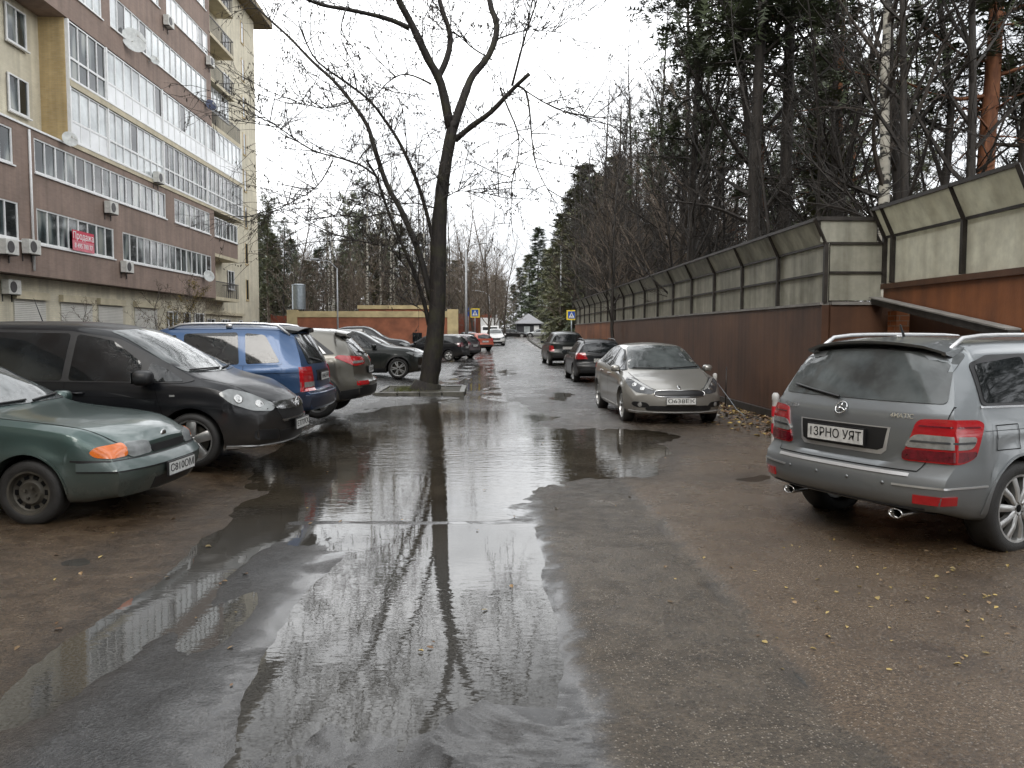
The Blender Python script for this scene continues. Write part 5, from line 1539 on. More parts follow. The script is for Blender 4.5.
def dish(u, v, r, mat, label, X=XB):
    d = ray(u, v); k = (X + .35) / d.x; p = Vector((0, 0, CAM_H)) + d * k
    e = empty('satellite_dish', (X, p.y, p.z)); tag(e, label, 'satellite dish', 'satellite dishes on the apartment block')
    m_ = MB(); T = Matrix.Translation((.35, 0, 0)) @ Euler((0, R(78), R(-42))).to_matrix().to_4x4()
    prof = [(0, -.16 * r), (r * .4, -.13 * r), (r * .75, -.06 * r), (r, .03 * r), (r * 1.02, .02 * r), (r * .75, -.09 * r), (0, -.2 * r)]
    m_.lathe(prof, 24, 0, T); m_.build('reflector', mat, e, smooth=True)
    a = MB(); a.tube([(0, 0, -.1), (.3, 0, -.05)], .025, 6)
    c_ = T @ Vector((0, 0, r * .75)); a.build('mount', M['acbody'], e); a = MB(); a.tube([T @ Vector((0, r * .95, 0)), c_], .014, 5); a.box(c_, (.07, .07, .1)); a.build('arm', M['acbody'], e)
dish(134, 40, .62, M['dish'], 'largest pale satellite dish in front of the upper balcony glazing')
dish(155, 60, .24, M['dish'], 'small pale satellite dish at lower right of the largest dish')
dish(70, 139, .32, M['dish'], 'round pale satellite dish at the foot of the tan brick return')
dish(211, 105, .36, M['dish_blue'], 'dark blue satellite dish on the brown corner')
dish(209, 276, .36, M['dish'], 'pale satellite dish at the lowest brown corner by the open balconies')
# red banner with white words in a window
p = at(84, 242, 10); k = (XB + .12) / ray(84, 242).x; p = Vector((0, 0, CAM_H)) + ray(84, 242) * k
ban = empty('banner', (XB + .10, p.y, p.z)); tag(ban, 'red and white sale banner hung across a first-floor window', 'banner')
mb = MB(); mb.box((0, 0, .22), (.02, 1.9, .44)); mb.build('red_sheet', plain('banner_red', (.55, .02, .06), .5, var=.1), ban)
mb = MB(); mb.box((0, 0, -.22), (.02, 1.9, .44)); mb.build('pink_sheet', plain('banner_pink', (.62, .16, .2), .5, var=.1), ban)
mb = MB(); Tb = Matrix.Translation((.014, 0, .2)) @ Matrix.Rotation(PI/2, 4, 'Z') @ Matrix.Rotation(PI/2, 4, 'X')
vs, fs = text_mesh('Продажа', .42, .003, True); mb.add(vs, fs, 0, Tb)
vs, fs = text_mesh('8 495 780 77', .30, .003, True); mb.add(vs, fs, 0, Matrix.Translation((0, 0, -.42)) @ Tb); mb.build('lettering', M['white'], ban)
# ------------------------------------------------------------------ brown wall with a translucent noise barrier, right
def rust(name, c1, c2, c3):
    m, t, ns, ln, p = nt(name)
    co = objco(t)
    n = noise(t, .7, 6, .65, co); mp = t.nodes.new('ShaderNodeMapping'); mp.inputs['Scale'].default_value = (3, 3, .25); ln.new(co, mp.inputs[0])
    s_ = noise(t, 1.2, 5, .6, mp.outputs[0])
    mixv = math_(t, 'ADD', math_(t, 'MULTIPLY', n.outputs['Fac'], .6), math_(t, 'MULTIPLY', s_.outputs['Fac'], .4))
    r = ramp(t, mixv, [(.36, c1), (.5, c2), (.64, c3)])
    ln.new(r.outputs[0], p.inputs['Base Color'])
    p.inputs['Roughness'].default_value = .55
    w = t.nodes.new('ShaderNodeTexWave'); w.bands_direction = 'Y'; w.inputs['Scale'].default_value = 1.4; ln.new(co, w.inputs[0])
    q = noise(t, 30, 3, .6, co)
    ln.new(bump(t, math_(t, 'ADD', math_(t, 'MULTIPLY', w.outputs['Fac'], .10), math_(t, 'MULTIPLY', q.outputs['Fac'], .2)), .3, .03), p.inputs['Normal'])
    return m
M['rustwall'] = rust('brown_sheet', (.042, .019, .010), (.078, .035, .018), (.112, .052, .026))
M['rustorange'] = rust('orange_sheet', (.085, .032, .014), (.18, .062, .022), (.27, .095, .03))
M['barrier_frame'] = plain('dark_steel', (.035, .03, .026), .5, .3, var=.25)
def poly(name, c, dirt):
    m, t, ns, ln, p = nt(name)
    co = objco(t)
    n = noise(t, 1.1, 6, .6, co); n2 = noise(t, 6, 5, .65, co)
    mp = t.nodes.new('ShaderNodeMapping'); mp.inputs['Scale'].default_value = (4, 4, .3); ln.new(co, mp.inputs[0]); s_ = noise(t, 1, 4, .6, mp.outputs[0])
    k = math_(t, 'ADD', math_(t, 'MULTIPLY', n.outputs['Fac'], .5), math_(t, 'MULTIPLY', s_.outputs['Fac'], .5))
    r = ramp(t, k, [(.36, dirt), (.58, c)])
    col = mixc(t, .35, r.outputs[0], ramp(t, n2.outputs['Fac'], [(.35, .6), (.65, 1.1)]).outputs[0], 'MULTIPLY')
    ln.new(col, p.inputs['Base Color']); p.inputs['Roughness'].default_value = .35
    tr = t.nodes.new('ShaderNodeBsdfTranslucent'); ln.new(col, tr.inputs[0])
    mx = t.nodes.new('ShaderNodeMixShader'); mx.inputs[0].default_value = .45
    ln.new(p.outputs[0], mx.inputs[1]); ln.new(tr.outputs[0], mx.inputs[2])
    ln.new(mx.outputs[0], ns['Material Output'].inputs[0])
    return m
M['poly_dark'] = poly('dark_polycarbonate', (.53, .52, .44), (.26, .25, .20))  # darker overall than the pale sheets
M['poly_pale'] = poly('pale_polycarbonate', (.82, .81, .70), (.62, .60, .50))
M['concrete'] = plain('concrete', (.20, .19, .175), .8, var=.15, scale=3, bmp=.3)

def barrier(name, x, ys, z0, zm, z1, zt, lean, pmat, label, wall=None, wz0=0.0, rails=(2.6,), base=True):
    """posts, rails and sheets of a noise barrier running along the street at x"""
    e = empty(name, (x, ys[0], 0)); tag(e, label, 'noise barrier')
    y0 = ys[0]
    for i, y in enumerate(ys):
        m_ = MB(); q = y - y0
        m_.box((-.01, q, (z0 + z1) / 2), (.06, .06, z1 - z0))
        m_.tube([(-.01, q, z1 - .02), (-.01 - lean, q, zt)], .036, 4)
        m_.build('post', M['barrier_frame'], e)
    for a, b in zip(ys, ys[1:]):
        a -= y0; b -= y0
        s1 = 1 if b > a else -1
        m_ = MB(); m_.b2((.03, a + .015 * s1, z0 - .01), (.05, b - .015 * s1, z1)); m_.build('sheet', pmat, e)
        m_ = MB()
        m_.add([(.0, a + .015*s1, z1 + .01), (.0, b - .015*s1, z1 + .01), (-lean, b - .015*s1, zt - .02), (-lean, a + .015*s1, zt - .02),
                (.02, a + .015*s1, z1 + .01), (.02, b - .015*s1, z1 + .01), (.02 - lean, b - .015*s1, zt - .02), (.02 - lean, a + .015*s1, zt - .02)],
               [(0, 1, 2, 3), (7, 6, 5, 4), (0, 4, 5, 1), (1, 5, 6, 2), (2, 6, 7, 3), (3, 7, 4, 0)]); m_.build('leaning_sheet', pmat, e)
        for z in rails + (z1 - .01,):
            m_ = MB(); m_.b2((-.015, a + .04*s1, z - .018), (.028, b - .04*s1, z + .018)); m_.build('rail', M['barrier_frame'], e)
    m_ = MB(); m_.b2((-lean - .03, 0, zt - .03), (-lean + .03, ys[-1] - y0, zt + .02)); m_.build('top_rail', M['barrier_frame'], e)
    if wall:
        m_ = MB(); m_.b2((-.05, 0, wz0), (.12, ys[-1] - y0, z0 - .04)); m_.build('wall_sheet', wall, e)
        m_ = MB(); m_.b2((-.08, 0, z0 - .04), (.14, ys[-1] - y0, z0)); m_.build('coping', M['concrete'], e)
        if base:
            m_ = MB(); m_.b2((-.12, 0, wz0), (-.05, ys[-1] - y0, wz0 + .26)); m_.build('plinth', M['barrier_frame'], e)
    return e
ys = [12.35 + 2.02 * i for i in range(11)]
barrier('noise_barrier', 5.3, ys, 2.14, 2.6, 3.05, 3.42, .18, M['poly_dark'], 'long dark brown wall topped by darker translucent sheets with leaning top', M['rustwall'])
ys2 = [32.62 + 2.02 * i for i in range(8)]
barrier('noise_barrier', 5.32, ys2, 2.14, 2.6, 3.05, 3.42, .18, M['poly_dark'], 'far end of the translucent barrier over orange panels behind the slender trunk', M['rustorange'])
# the step where the barrier turns
e = empty('noise_barrier', (5.3, 12.28, 0)); tag(e, 'short brown cross wall with translucent sheets where the barrier steps back', 'noise barrier')
m_ = MB(); m_.b2((0.06, 0, 0), (1.5, .14, 2.10)); m_.build('wall_sheet', M['rustwall'], e)
m_ = MB(); m_.b2((.06, -.03, 2.10), (.84, .17, 2.15)); m_.build('coping', M['concrete'], e)
m_ = MB(); m_.b2((.05, .04, 2.17), (.86, .06, 3.05)); m_.build('sheet', M['poly_dark'], e)
m_ = MB(); m_.b2((-.1, .06, 3.07), (.78, .08, 3.42)); m_.build('leaning_sheet', M['poly_dark'], e)
for z in (2.6, 3.05): m_ = MB(); m_.b2((.04, .01, z - .018), (.86, .038, z + .018)); m_.build('rail', M['barrier_frame'], e)
m_ = MB(); m_.b2((-.18, .03, 3.40), (.8, .09, 3.46)); m_.build('top_rail', M['barrier_frame'], e)
barrier('noise_barrier', 6.2, [12.3, 12.05, 10.25, 8.95], 2.43, 2.8, 3.15, 3.57, .2, M['poly_pale'], 'pale translucent barrier above rusty orange sheets at the right picture edge', None, rails=())
# rusty apron, lean-to beam, brick pier and dark recess below it
e = empty('lean_to', (6.2, 12.28, 0)); tag(e, 'rusty orange apron with a sloping roof beam and a brick pier', 'lean-to')
m_ = MB(); m_.prism([(-.02, 2.34), (-.02, 2.12), (-3.3, 1.64), (-3.3, 2.34)], -.03, .03, 0, 'X'); m_.build('apron', M['rustorange'], e)
m_ = MB(); m_.b2((-.07, -3.32, 2.34), (.08, 0, 2.42)); m_.build('apron_cap', M['rustwall'], e)
m_ = MB()
m_.prism([(-.02, 2.20), (-.02, 2.11), (-3.3, 1.60), (-3.3, 1.70)], -.22, -.06, 0, 'X'); m_.build('beam', M['barrier_frame'], e)
m_ = MB(); m_.prism([(-.01, 2.222), (-.01, 2.203), (-3.3, 1.703), (-3.3, 1.722)], -.25, -.06, 0, 'X'); m_.build('beam_flashing', M['concrete'], e)
m_ = MB(); m_.b2((.4, -3.3, 0), (.55, -.02, 2.3)); m_.build('back_wall', M['rustwall'], e)
M['redbrick'] = brick_mat('red_brick', (.30, .095, .03), (.38, .13, .045), (.30, .2, .13))
m_ = MB(); m_.b2((-.02, -.42, 0), (.18, -.16, 2.0)); m_.build('brick_pier', M['redbrick'], e)

# ---- orange walls behind the cars on the left
M['orangewall'] = plain('orange_render', (.27, .095, .048), .75, var=.22, scale=.9)
M['yellowcap'] = plain('ochre_cap', (.46, .37, .20), .7, var=.18, scale=.8)
M['redfence'] = plain('red_brown_fence', (.17, .04, .02), .6, var=.2, scale=1)
def gz(x, y): return h1(x, min(y, 160))
e = empty('boundary_wall', (-13.9, 60, gz(-13.9, 60) - .28)); tag(e, 'long orange wall with ochre coping behind the left parked cars', 'wall')
m_ = MB(); m_.b2((0, 0, 0), (11.8, .4, 2.75)); m_.build('wall', M['orangewall'], e)
m_ = MB(); m_.b2((-.02, -.06, 2.75), (11.82, .46, 3.2)); m_.build('coping', M['yellowcap'], e)
m_ = MB(); m_.b2((-.75, -.1, 0), (0, .5, 3.3)); m_.build('end_pier', M['yellowcap'], e)
m_ = MB(); m_.b2((11.1, -.10, 0), (11.9, .5, 3.35)); m_.build('end_pier', M['yellowcap'], e)
m_ = MB(); m_.b2((8.5, -.05, .9), (9.2, .02, 1.6)); m_.build('window', M['glass'], e)
e = empty('low_building', (-10.3, 66, gz(-10, 66) - .35)); tag(e, 'low orange flat-roofed building behind the orange wall', 'building')
m_ = MB(); m_.b2((0, 0, 0), (6.0, 5, 3.55)); m_.build('wall', M['orangewall'], e)
m_ = MB(); m_.b2((-.1, -.1, 3.55), (6.1, 5.1, 3.85)); m_.build('roof_edge', M['yellowcap'], e)
e = empty('panel_fence', (-3.2, 92, gz(-3.2, 92))); tag(e, 'red orange panel fence right of the ochre pier', 'fence')
for i in range(5):
    m_ = MB(); m_.b2((.05 + i * .8, 0, .1), (.78 + i * .8, .06, 3.2 - .1 * (i % 2))); m_.build('panel', M['rustorange'] if i % 2 else M['redfence'], e)
for i in range(6): m_ = MB(); m_.b2((i * .8 - .04, -.04, 0), (i * .8 + .04, .1, 3.3)); m_.build('post', M['redfence'], e)
e = empty('board_fence', (-19.0, 72, gz(-19, 72))); tag(e, 'dark red board fence beside the end of the apartment block', 'fence')
m_ = MB(); m_.b2((0, 0, 0), (4.0, .1, 2.7)); m_.build('boards', M['redfence'], e)
for i in range(3): m_ = MB(); m_.b2((i * 1.9, -.1, 0), (i * 1.9 + .12, .0, 2.85)); m_.build('post', M['redfence'], e)
e = empty('storage_tank', (-15.6, 68, gz(-15, 68))); tag(e, 'pale metal cylinder tank above the orange wall end', 'tank')
M['zinc'] = plain('zinc', (.33, .37, .40), .35, .7, var=.1)
m_ = MB(); m_.lathe([(0, 3.2), (.55, 3.2), (.55, 5.15), (.58, 5.17), (.58, 5.25), (.3, 5.32), (0, 5.34)], 24); m_.build('shell', M['zinc'], e, sharp=40)
m_ = MB()
for k in range(4): m_.box((.4 * math.cos(k * PI/2 + .7), .4 * math.sin(k * PI/2 + .7), 1.6), (.1, .1, 3.2))
m_.build('stand', M['barrier_frame'], e)
# ------------------------------------------------------------------ trees
def bark(name, c1, c2, scale=6, lichen=None, ridge=.6):
    m, t, ns, ln, p = nt(name)
    co = objco(t)
    mp = t.nodes.new('ShaderNodeMapping'); mp.inputs['Scale'].default_value = (1, 1, .22); ln.new(co, mp.inputs[0])
    n = noise(t, scale * 2.2, 6, .65, mp.outputs[0], .5)
    r = ramp(t, n.outputs['Fac'], [(.35, c1), (.65, c2)])
    c = r.outputs[0]
    if lichen:
        n2 = noise(t, 2.4, 5, .65, co); k = ramp(t, n2.outputs['Fac'], [(.50, 0), (.62, .8)])
        c = mixc(t, k.outputs[0], c, lichen)
    ln.new(c, p.inputs['Base Color']); p.inputs['Roughness'].default_value = .75
    ln.new(bump(t, n.outputs['Fac'], ridge, .03), p.inputs['Normal'])
    return m
M['bark'] = bark('dark_bark', (.011, .009, .0075), (.038, .031, .025))
M['bark_green'] = bark('lichened_bark', (.007, .0055, .005), (.026, .020, .016), 7, (.030, .028, .012), .9)
M['bark_pine'] = bark('pine_bark', (.10, .035, .014), (.24, .095, .04), 4)
M['bark_grey'] = bark('grey_brown_bark', (.026, .020, .016), (.065, .052, .040))
M['bark_tan'] = bark('pale_brown_bark', (.075, .058, .042), (.16, .125, .095))
M['needle'] = plain('pine_needles', (.062, .080, .040), .6, var=.4, scale=.8)
M['needle_light'] = plain('spruce_needles', (.125, .130, .062), .6, var=.4, scale=.6)  # lighter green also stands in for haze over the far conifers
M['deadleaf'] = plain('hanging_seeds', (.035, .026, .017), .7, var=.4, scale=3)
M['budleaf'] = plain('ochre_leaves', (.20, .145, .04), .6, var=.3, scale=2)
def birch_mat():
    m, t, ns, ln, p = nt('birch_bark')
    co = objco(t); mp = t.nodes.new('ShaderNodeMapping'); mp.inputs['Scale'].default_value = (1.2, 1.2, 3.4); ln.new(co, mp.inputs[0])
    n = noise(t, 2.2, 4, .6, mp.outputs[0]); r = ramp(t, n.outputs['Fac'], [(.43, (.02, .018, .016)), (.50, (.42, .40, .34)), (.8, (.56, .53, .46))])
    sp = t.nodes.new('ShaderNodeSeparateXYZ'); ln.new(co, sp.inputs[0])
    ln.new(r.outputs[0], p.inputs['Base Color']); p.inputs['Roughness'].default_value = .6
    return m
M['birch'] = birch_mat()

def wander(p, d, L, n, r, rnd, wob=.12, up=0.0, sag=0.0):
    pts = [p.copy()]; d = d.normalized(); q = p.copy()
    for i in range(n):
        d = (d + Vector((rnd.gauss(0, wob), rnd.gauss(0, wob), rnd.gauss(0, wob) + up - sag * i / n))).normalized()
        q = q + d * (L / n); pts.append(q.copy())
    return pts

def bare_tree(seed, H, r0, first=.35, nb=14, blen=.32, asc=.9, twigs=5, sub=6, wob=.05, lean=(0, 0), n2=3):
    rr = random.Random(seed)
    tr = MB(); cr = MB()
    pts = wander(Vector((0, 0, -.3)), Vector((lean[0], lean[1], 1)), H, 12, r0, rr, wob, .06)
    rad = [max(.012, r0 * (1 - .93 * (i / 12) ** .9)) for i in range(13)]
    rad[0] *= 1.35
    tr.tube(pts, rad, 8)
    for b in range(nb):
        t = first + (1 - first) * (b + rr.random() * .8) / nb; t = min(t, .985)
        f = t * 12; i = int(f); P0 = pts[i].lerp(pts[i + 1], f - i); R0 = rad[i] * .55
        a = b * 2.4 + rr.uniform(-.5, .5)
        L = H * blen * (1.05 - .75 * t) * rr.uniform(.7, 1.25)
        d = Vector((math.cos(a), math.sin(a), asc * rr.uniform(.5, 1.3)))
        bp = wander(P0, d, L, 6, R0, rr, .11, .05)
        cr.tube(bp, [max(.006, R0 * (1 - .85 * k / 6)) for k in range(7)], 4, cap=False)
        for s in range(sub):
            u = .2 + .78 * (s + rr.random()) / sub; f2 = u * 6; j = min(5, int(f2)); Q = bp[j].lerp(bp[j + 1], f2 - j)
            dd = (bp[j + 1] - bp[j]).normalized() + Vector((rr.gauss(0, .6), rr.gauss(0, .6), rr.gauss(.15, .45)))
            L2 = L * rr.uniform(.25, .5) * (1.1 - .5 * u)
            sp = wander(Q, dd, L2, n2, 0, rr, .16, .03)
            r2 = max(.005, R0 * .28)
            cr.tube(sp, [r2 * (1 - .6 * k / n2) for k in range(n2 + 1)], 3, cap=False)
            for w in range(twigs):
                k = rr.randrange(n2); W = sp[k].lerp(sp[k + 1], rr.random())
                dw = (sp[k + 1] - sp[k]).normalized() * .8 + Vector((rr.gauss(0, .6), rr.gauss(0, .6), rr.gauss(.05, .45)))
                tp = wander(W, dw, L2 * rr.uniform(.3, .7), 2, 0, rr, .18)
                cr.tube(tp, [.0075, .006, .0035], 3, cap=False)
    return tr, cr

def spray(mb, p, d, L, w, rr, mi=0):
    """a drooping needle frond: a few ragged blades"""
    d = d.normalized(); s = d.cross(Vector((0, 0, 1)))
    s = s.normalized() if s.length > .05 else Vector((1, 0, 0))
    up = s.cross(d)
    vs = [p]; fs = []
    n = 4
    for k in range(n):
        t0 = .1 + .8 * k / n
        for sg in (1, -1):
            b = len(vs)
            q = p + d * L * t0
            e = q + (d * .55 + s * sg * rr.uniform(.6, 1.1) + up * rr.uniform(-.45, .35)) * w
            vs += [q - d * L * .05, q + d * L * .10, e]
            fs.append((b, b + 1, b + 2))
    b = len(vs); vs += [p + s * w * .12, p - s * w * .12, p + d * L]; fs.append((b, b + 1, b + 2))
    mb.add(vs, fs, mi)

def conifer(seed, H, r0, base=.12, R0=2.2, nb=70, droop=-.15, mi=0, dens=9):
    rr = random.Random(seed); tr = MB(); cr = MB()
    pts = wander(Vector((0, 0, -.3)), Vector((0, 0, 1)), H, 10, r0, rr, .012, .05)
    tr.tube(pts, [max(.015, r0 * (1 - .95 * i / 10)) for i in range(11)], 7)
    for b in range(nb):
        t = base + (1 - base) * (b + rr.random()) / nb
        f = min(t, .99) * 10; i = int(f); P0 = pts[i].lerp(pts[min(10, i + 1)], f - i)
        a = b * 2.4 + rr.uniform(-.6, .6)
        L = R0 * (1.04 - t) ** .8 * rr.uniform(.65, 1.2) + .15
        d = Vector((math.cos(a), math.sin(a), droop + .55 * t + rr.uniform(-.12, .12)))
        bp = wander(P0, d, L, 4, 0, rr, .08, -.02)
        tr.tube(bp, [.03, .022, .016, .010, .005], 3, cap=False)
        for s in range(dens):
            u = .18 + .8 * (s + rr.random()) / dens; f2 = u * 4; j = min(3, int(f2)); Q = bp[j].lerp(bp[j + 1], f2 - j)
            dd = (bp[j+1] - bp[j]).normalized() + Vector((rr.gauss(0, .75), rr.gauss(0, .75), rr.gauss(-.12, .3)))
            spray(cr, Q, dd, rr.uniform(.45, .85) * (.6 + .12 * R0), rr.uniform(.22, .40), rr)
    return tr, cr

def pine(seed, H, r0, base=.5, R0=2.4, nb=26, dead=10):
    rr = random.Random(seed); tr = MB(); cr = MB()
    pts = wander(Vector((0, 0, -.3)), Vector((rr.uniform(-.03, .03), rr.uniform(-.03, .03), 1)), H, 12, r0, rr, .02, .05)
    rad = [max(.03, r0 * (1 - .8 * i / 12)) for i in range(13)]
    tr.tube(pts, rad, 9)
    for b in range(dead):
        t = rr.uniform(.18, base + .1); f = t * 12; i = int(f); P0 = pts[i].lerp(pts[i+1], f - i); a = rr.uniform(0, 6.3)
        bp = wander(P0, Vector((math.cos(a), math.sin(a), rr.uniform(-.3, .25))), rr.uniform(.8, 2.6), 5, 0, rr, .16)
        tr.tube(bp, [.03, .024, .018, .013, .009, .005], 3, cap=False)
        for q in range(4):
            k = rr.randrange(1, 5); tp = wander(bp[k], Vector((rr.gauss(0, 1), rr.gauss(0, 1), rr.gauss(0, .6))), rr.uniform(.3, .8), 2, 0, rr, .2)
            tr.tube(tp, [.010, .007, .004], 3, cap=False)
    for b in range(nb):
        t = base + (1 - base) * (b + rr.random()) / nb; f = min(t, .99) * 12; i = int(f); P0 = pts[i].lerp(pts[i+1], f - i)
        a = b * 2.4 + rr.uniform(-.7, .7); L = R0 * rr.uniform(.6, 1.2) * (1.25 - .8 * (t - base) / (1 - base))
        bp = wander(P0, Vector((math.cos(a), math.sin(a), rr.uniform(-.1, .5))), L, 5, 0, rr, .16)
        tr.tube(bp, [.05, .04, .03, .02, .014, .008], 4, cap=False)
        for s in range(5):
            k = 2 + (s % 4); k = min(k, 5); C_ = bp[k] + Vector((rr.gauss(0, .22), rr.gauss(0, .22), rr.gauss(.05, .15)))
            for q in range(11):
                dd = Vector((rr.gauss(0, 1), rr.gauss(0, 1), rr.gauss(.25, .7)))
                spray(cr, C_ + dd * .10, dd, rr.uniform(.3, .6), rr.uniform(.12, .22), rr)
    return tr, cr

def make_tree(name, parts, mt, mc, cname='crown'):
    tr, cr = parts
    o = tr.build('trunk', mt, None, smooth=True); o.name = name
    c = cr.build(cname, mc, o)
    return o
PROTO = {}
def plant(kind, x, y, s=1.0, rz=None, label=None, cat='tree', group=None, z=None, tilt=(0, 0)):
    src = PROTO[kind]
    if not src.get('used'): o = src['o']; src['used'] = True
    else: o = copy_tree(src['o'])
    o.location = (x, y, h1(x, min(y, 160)) if z is None and abs(x) < 19 else (z if z is not None else max(0, .01 * (min(y, 160) - 45))))
    o.rotation_euler = (tilt[0], tilt[1], rnd.uniform(0, 6.28) if rz is None else rz)
    o.scale = (s, s, s)
    for k in ('label', 'category', 'group'):
        if k in o: del o[k]
    tag(o, label, cat, group)
    return o
def proto(kind, name, parts, mt, mc, cname='crown'):
    PROTO[kind] = {'o': make_tree(name, parts, mt, mc, cname)}
proto('bareA', 'bare_tree', bare_tree(1, 15, .13, .18, 22, .26, 1.1), M['bark'], M['bark'])
proto('bareB', 'bare_tree', bare_tree(2, 13, .10, .15, 22, .28, 1.3, wob=.06), M['bark'], M['bark'])
proto('bareC', 'bare_tree', bare_tree(3, 17, .17, .25, 24, .26, .8, wob=.045), M['bark'], M['bark'])
proto('bareD', 'bare_tree', bare_tree(4, 12, .08, .12, 20, .24, 1.5, wob=.08), M['bark'], M['bark'])
proto('tanA', 'bare_tree', bare_tree(5, 14, .12, .15, 24, .28, 1.2), M['bark_grey'], M['bark_tan'])
proto('tanB', 'bare_tree', bare_tree(6, 12, .10, .1, 26, .30, 1.4, wob=.06), M['bark_grey'], M['bark_tan'])
proto('birchA', 'birch_tree', bare_tree(7, 16, .14, .25, 24, .24, 1.4, wob=.03), M['birch'], M['bark_grey'])
proto('spruceA', 'conifer_tree', conifer(8, 15, .17, .08, 3.0, 130, -.25, dens=20), M['bark_grey'], M['needle'])
proto('spruceB', 'conifer_tree', conifer(9, 13, .15, .06, 2.8, 125, -.2, dens=20), M['bark_grey'], M['needle_light'])
proto('pineA', 'pine_tree', pine(10, 19, .20, .42, 2.3, 34, 14), M['bark'], M['needle'])
proto('pineB', 'pine_tree', pine(12, 17, .18, .35, 2.2, 34, 12), M['bark_grey'], M['needle'])
proto('pineR', 'pine_tree', pine(13, 18, .22, .36, 2.3, 36, 12), M['bark_pine'], M['needle'])
M['needle_pale'] = plain('pale_pine_needles', (.12, .135, .07), .6, var=.35, scale=.6)
proto('pineL', 'pine_tree', pine(21, 18, .18, .30, 2.3, 40, 10), M['bark_tan'], M['needle_pale'])
proto('shrub', 'bare_shrub', bare_tree(14, 3.6, .035, .04, 16, .5, 1.0, 4, 5, .16), M['bark_grey'], M['bark_tan'], 'branches')

# -- the wood behind the barrier: trunks that stand out
plant('pineA', 6.9, 20.3, 1.0, .3, 'thick dark pine trunk behind the barrier, left one of a close pair', z=0)
plant('pineA', 7.75, 21.2, 1.05, 2.2, 'thick dark pine trunk behind the barrier, right one of a close pair', z=0)
plant('birchA', 7.62, 15.2, 1.0, 1.0, 'white birch with black marks standing behind the barrier corner', 'birch', z=0)
plant('bareB', 9.1, 16.6, 1.25, .5, 'grey forked tree just right of the white birch', z=0)
plant('pineR', 10.1, 16.2, 1.0, 1.2, 'leaning red barked pine near the upper right corner', 'pine', z=0, tilt=(0, .05))
plant('bareB', 8.2, 18.6, 1.1, 2, 'dark tree leaning left between the pine pair and the birch', z=0, tilt=(.02, -.10))
plant('bareA', 8.6, 19.6, 1.0, 4, 'straight dark tree just left of the white birch', z=0)
plant('pineB', 11.5, 17.0, 1.0, 3, 'dark evergreen behind the red barked pine', 'pine', z=0)
plant('spruceB', 11.2, 26, .62, 1, 'small light green conifer glimpsed between trunks behind the barrier', 'conifer', z=0)
plant('tanA', 9.9, 17.9, .42, 1, 'low shrubby tree at the foot of the grey forked tree', z=0)
plant('bareD', 5.05, 31.0, 1.0, 1.2, 'slender bare trunk standing in front of the barrier near the estate car')
plant('bareD', 5.95, 17.6, .85, 2.4, 'thin crooked dark trunk leaning over the barrier top', z=0, tilt=(.05, -.14))
for i, (x, y, k, s_) in enumerate(((6.7, 25.5, 'pineA', .85), (8.6, 35.5, 'pineA', .95), (10.5, 30.5, 'pineR', 1.0))):
    plant(k, x, y, s_, i * 1.7, 'tall pine with high ragged crown close behind the barrier', 'pine', 'tall pines close behind the barrier', z=0)
G_R, G_RC, G_L, G_LC = 'bare trees in the wood behind the barrier', 'evergreens in the wood behind the barrier', 'bare trees behind the orange wall', 'evergreens behind the orange wall'
L_R, L_RC = 'slim dark bare tree in the dense wood behind the barrier', 'evergreen tree in the dense wood behind the barrier'
rw = random.Random(77)
spots = []
def free(x, y, d):
    if any((x - a) ** 2 + (y - b) ** 2 < d * d for a, b in spots): return False
    spots.append((x, y)); return True
n = 0; tries = 0
while n < 78 and tries < 3000:
    tries += 1
    y = 14 + 80 * rw.random() ** 1.25; x = 6.2 + (1.5 + y * .33) * rw.random() ** 1.1
    if y > 48: x = 9 + .05 * (y - 48) + 20 * rw.random()
    if x < 12 and y < 22 and n % 3: continue
    if not free(x, y, 1.0): continue
    k = rw.choice(['bareA', 'bareB', 'bareB', 'bareC', 'bareD', 'bareD', 'bareA']) if y < 55 else rw.choice(['bareA', 'tanA', 'tanB', 'bareB', 'bareC'])
    plant(k, x, y, rw.uniform(.75, 1.1), rw.uniform(0, 6.3), L_R, 'tree', G_R, z=0 if y < 50 else None, tilt=(rw.gauss(0, .03), rw.gauss(-.02, .04)))
    n += 1
n = 0; tries = 0
while n < 24 and tries < 4000:
    tries += 1
    y = 18 + 100 * rw.random(); x = 9.5 + (y * .30) * rw.random()
    if y > 60: x = 10 + 24 * rw.random()
    if y < 30: x += 3
    if not free(x, y, 1.6): continue
    k = rw.choice(['pineA', 'pineB', 'pineL', 'pineR']) if y < 60 else rw.choice(['spruceA', 'spruceB', 'spruceB', 'pineB'])
    plant(k, x, y, rw.uniform(.8, 1.15), rw.uniform(0, 6.3), L_RC, 'evergreen', G_RC, z=0 if y < 50 else None)
    n += 1
n = 0; tries = 0
while n < 72 and tries < 5000:
    tries += 1
    Y = rw.uniform(24, 80); u = rw.uniform(585, 730) if n < 50 else rw.uniform(562, 640); X = (u - 485) / 800 * Y
    if X < 6.4 or not free(X, Y, .9): continue
    plant(rw.choice(['tanA', 'bareA', 'bareB', 'tanB', 'bareC', 'bareD']), X, Y, rw.uniform(.85, 1.2), rw.uniform(0, 6.3), 'brownish twiggy bare tree in the wood behind the barrier', 'tree', 'twiggy trees behind the barrier', z=0 if Y < 50 else None); n += 1
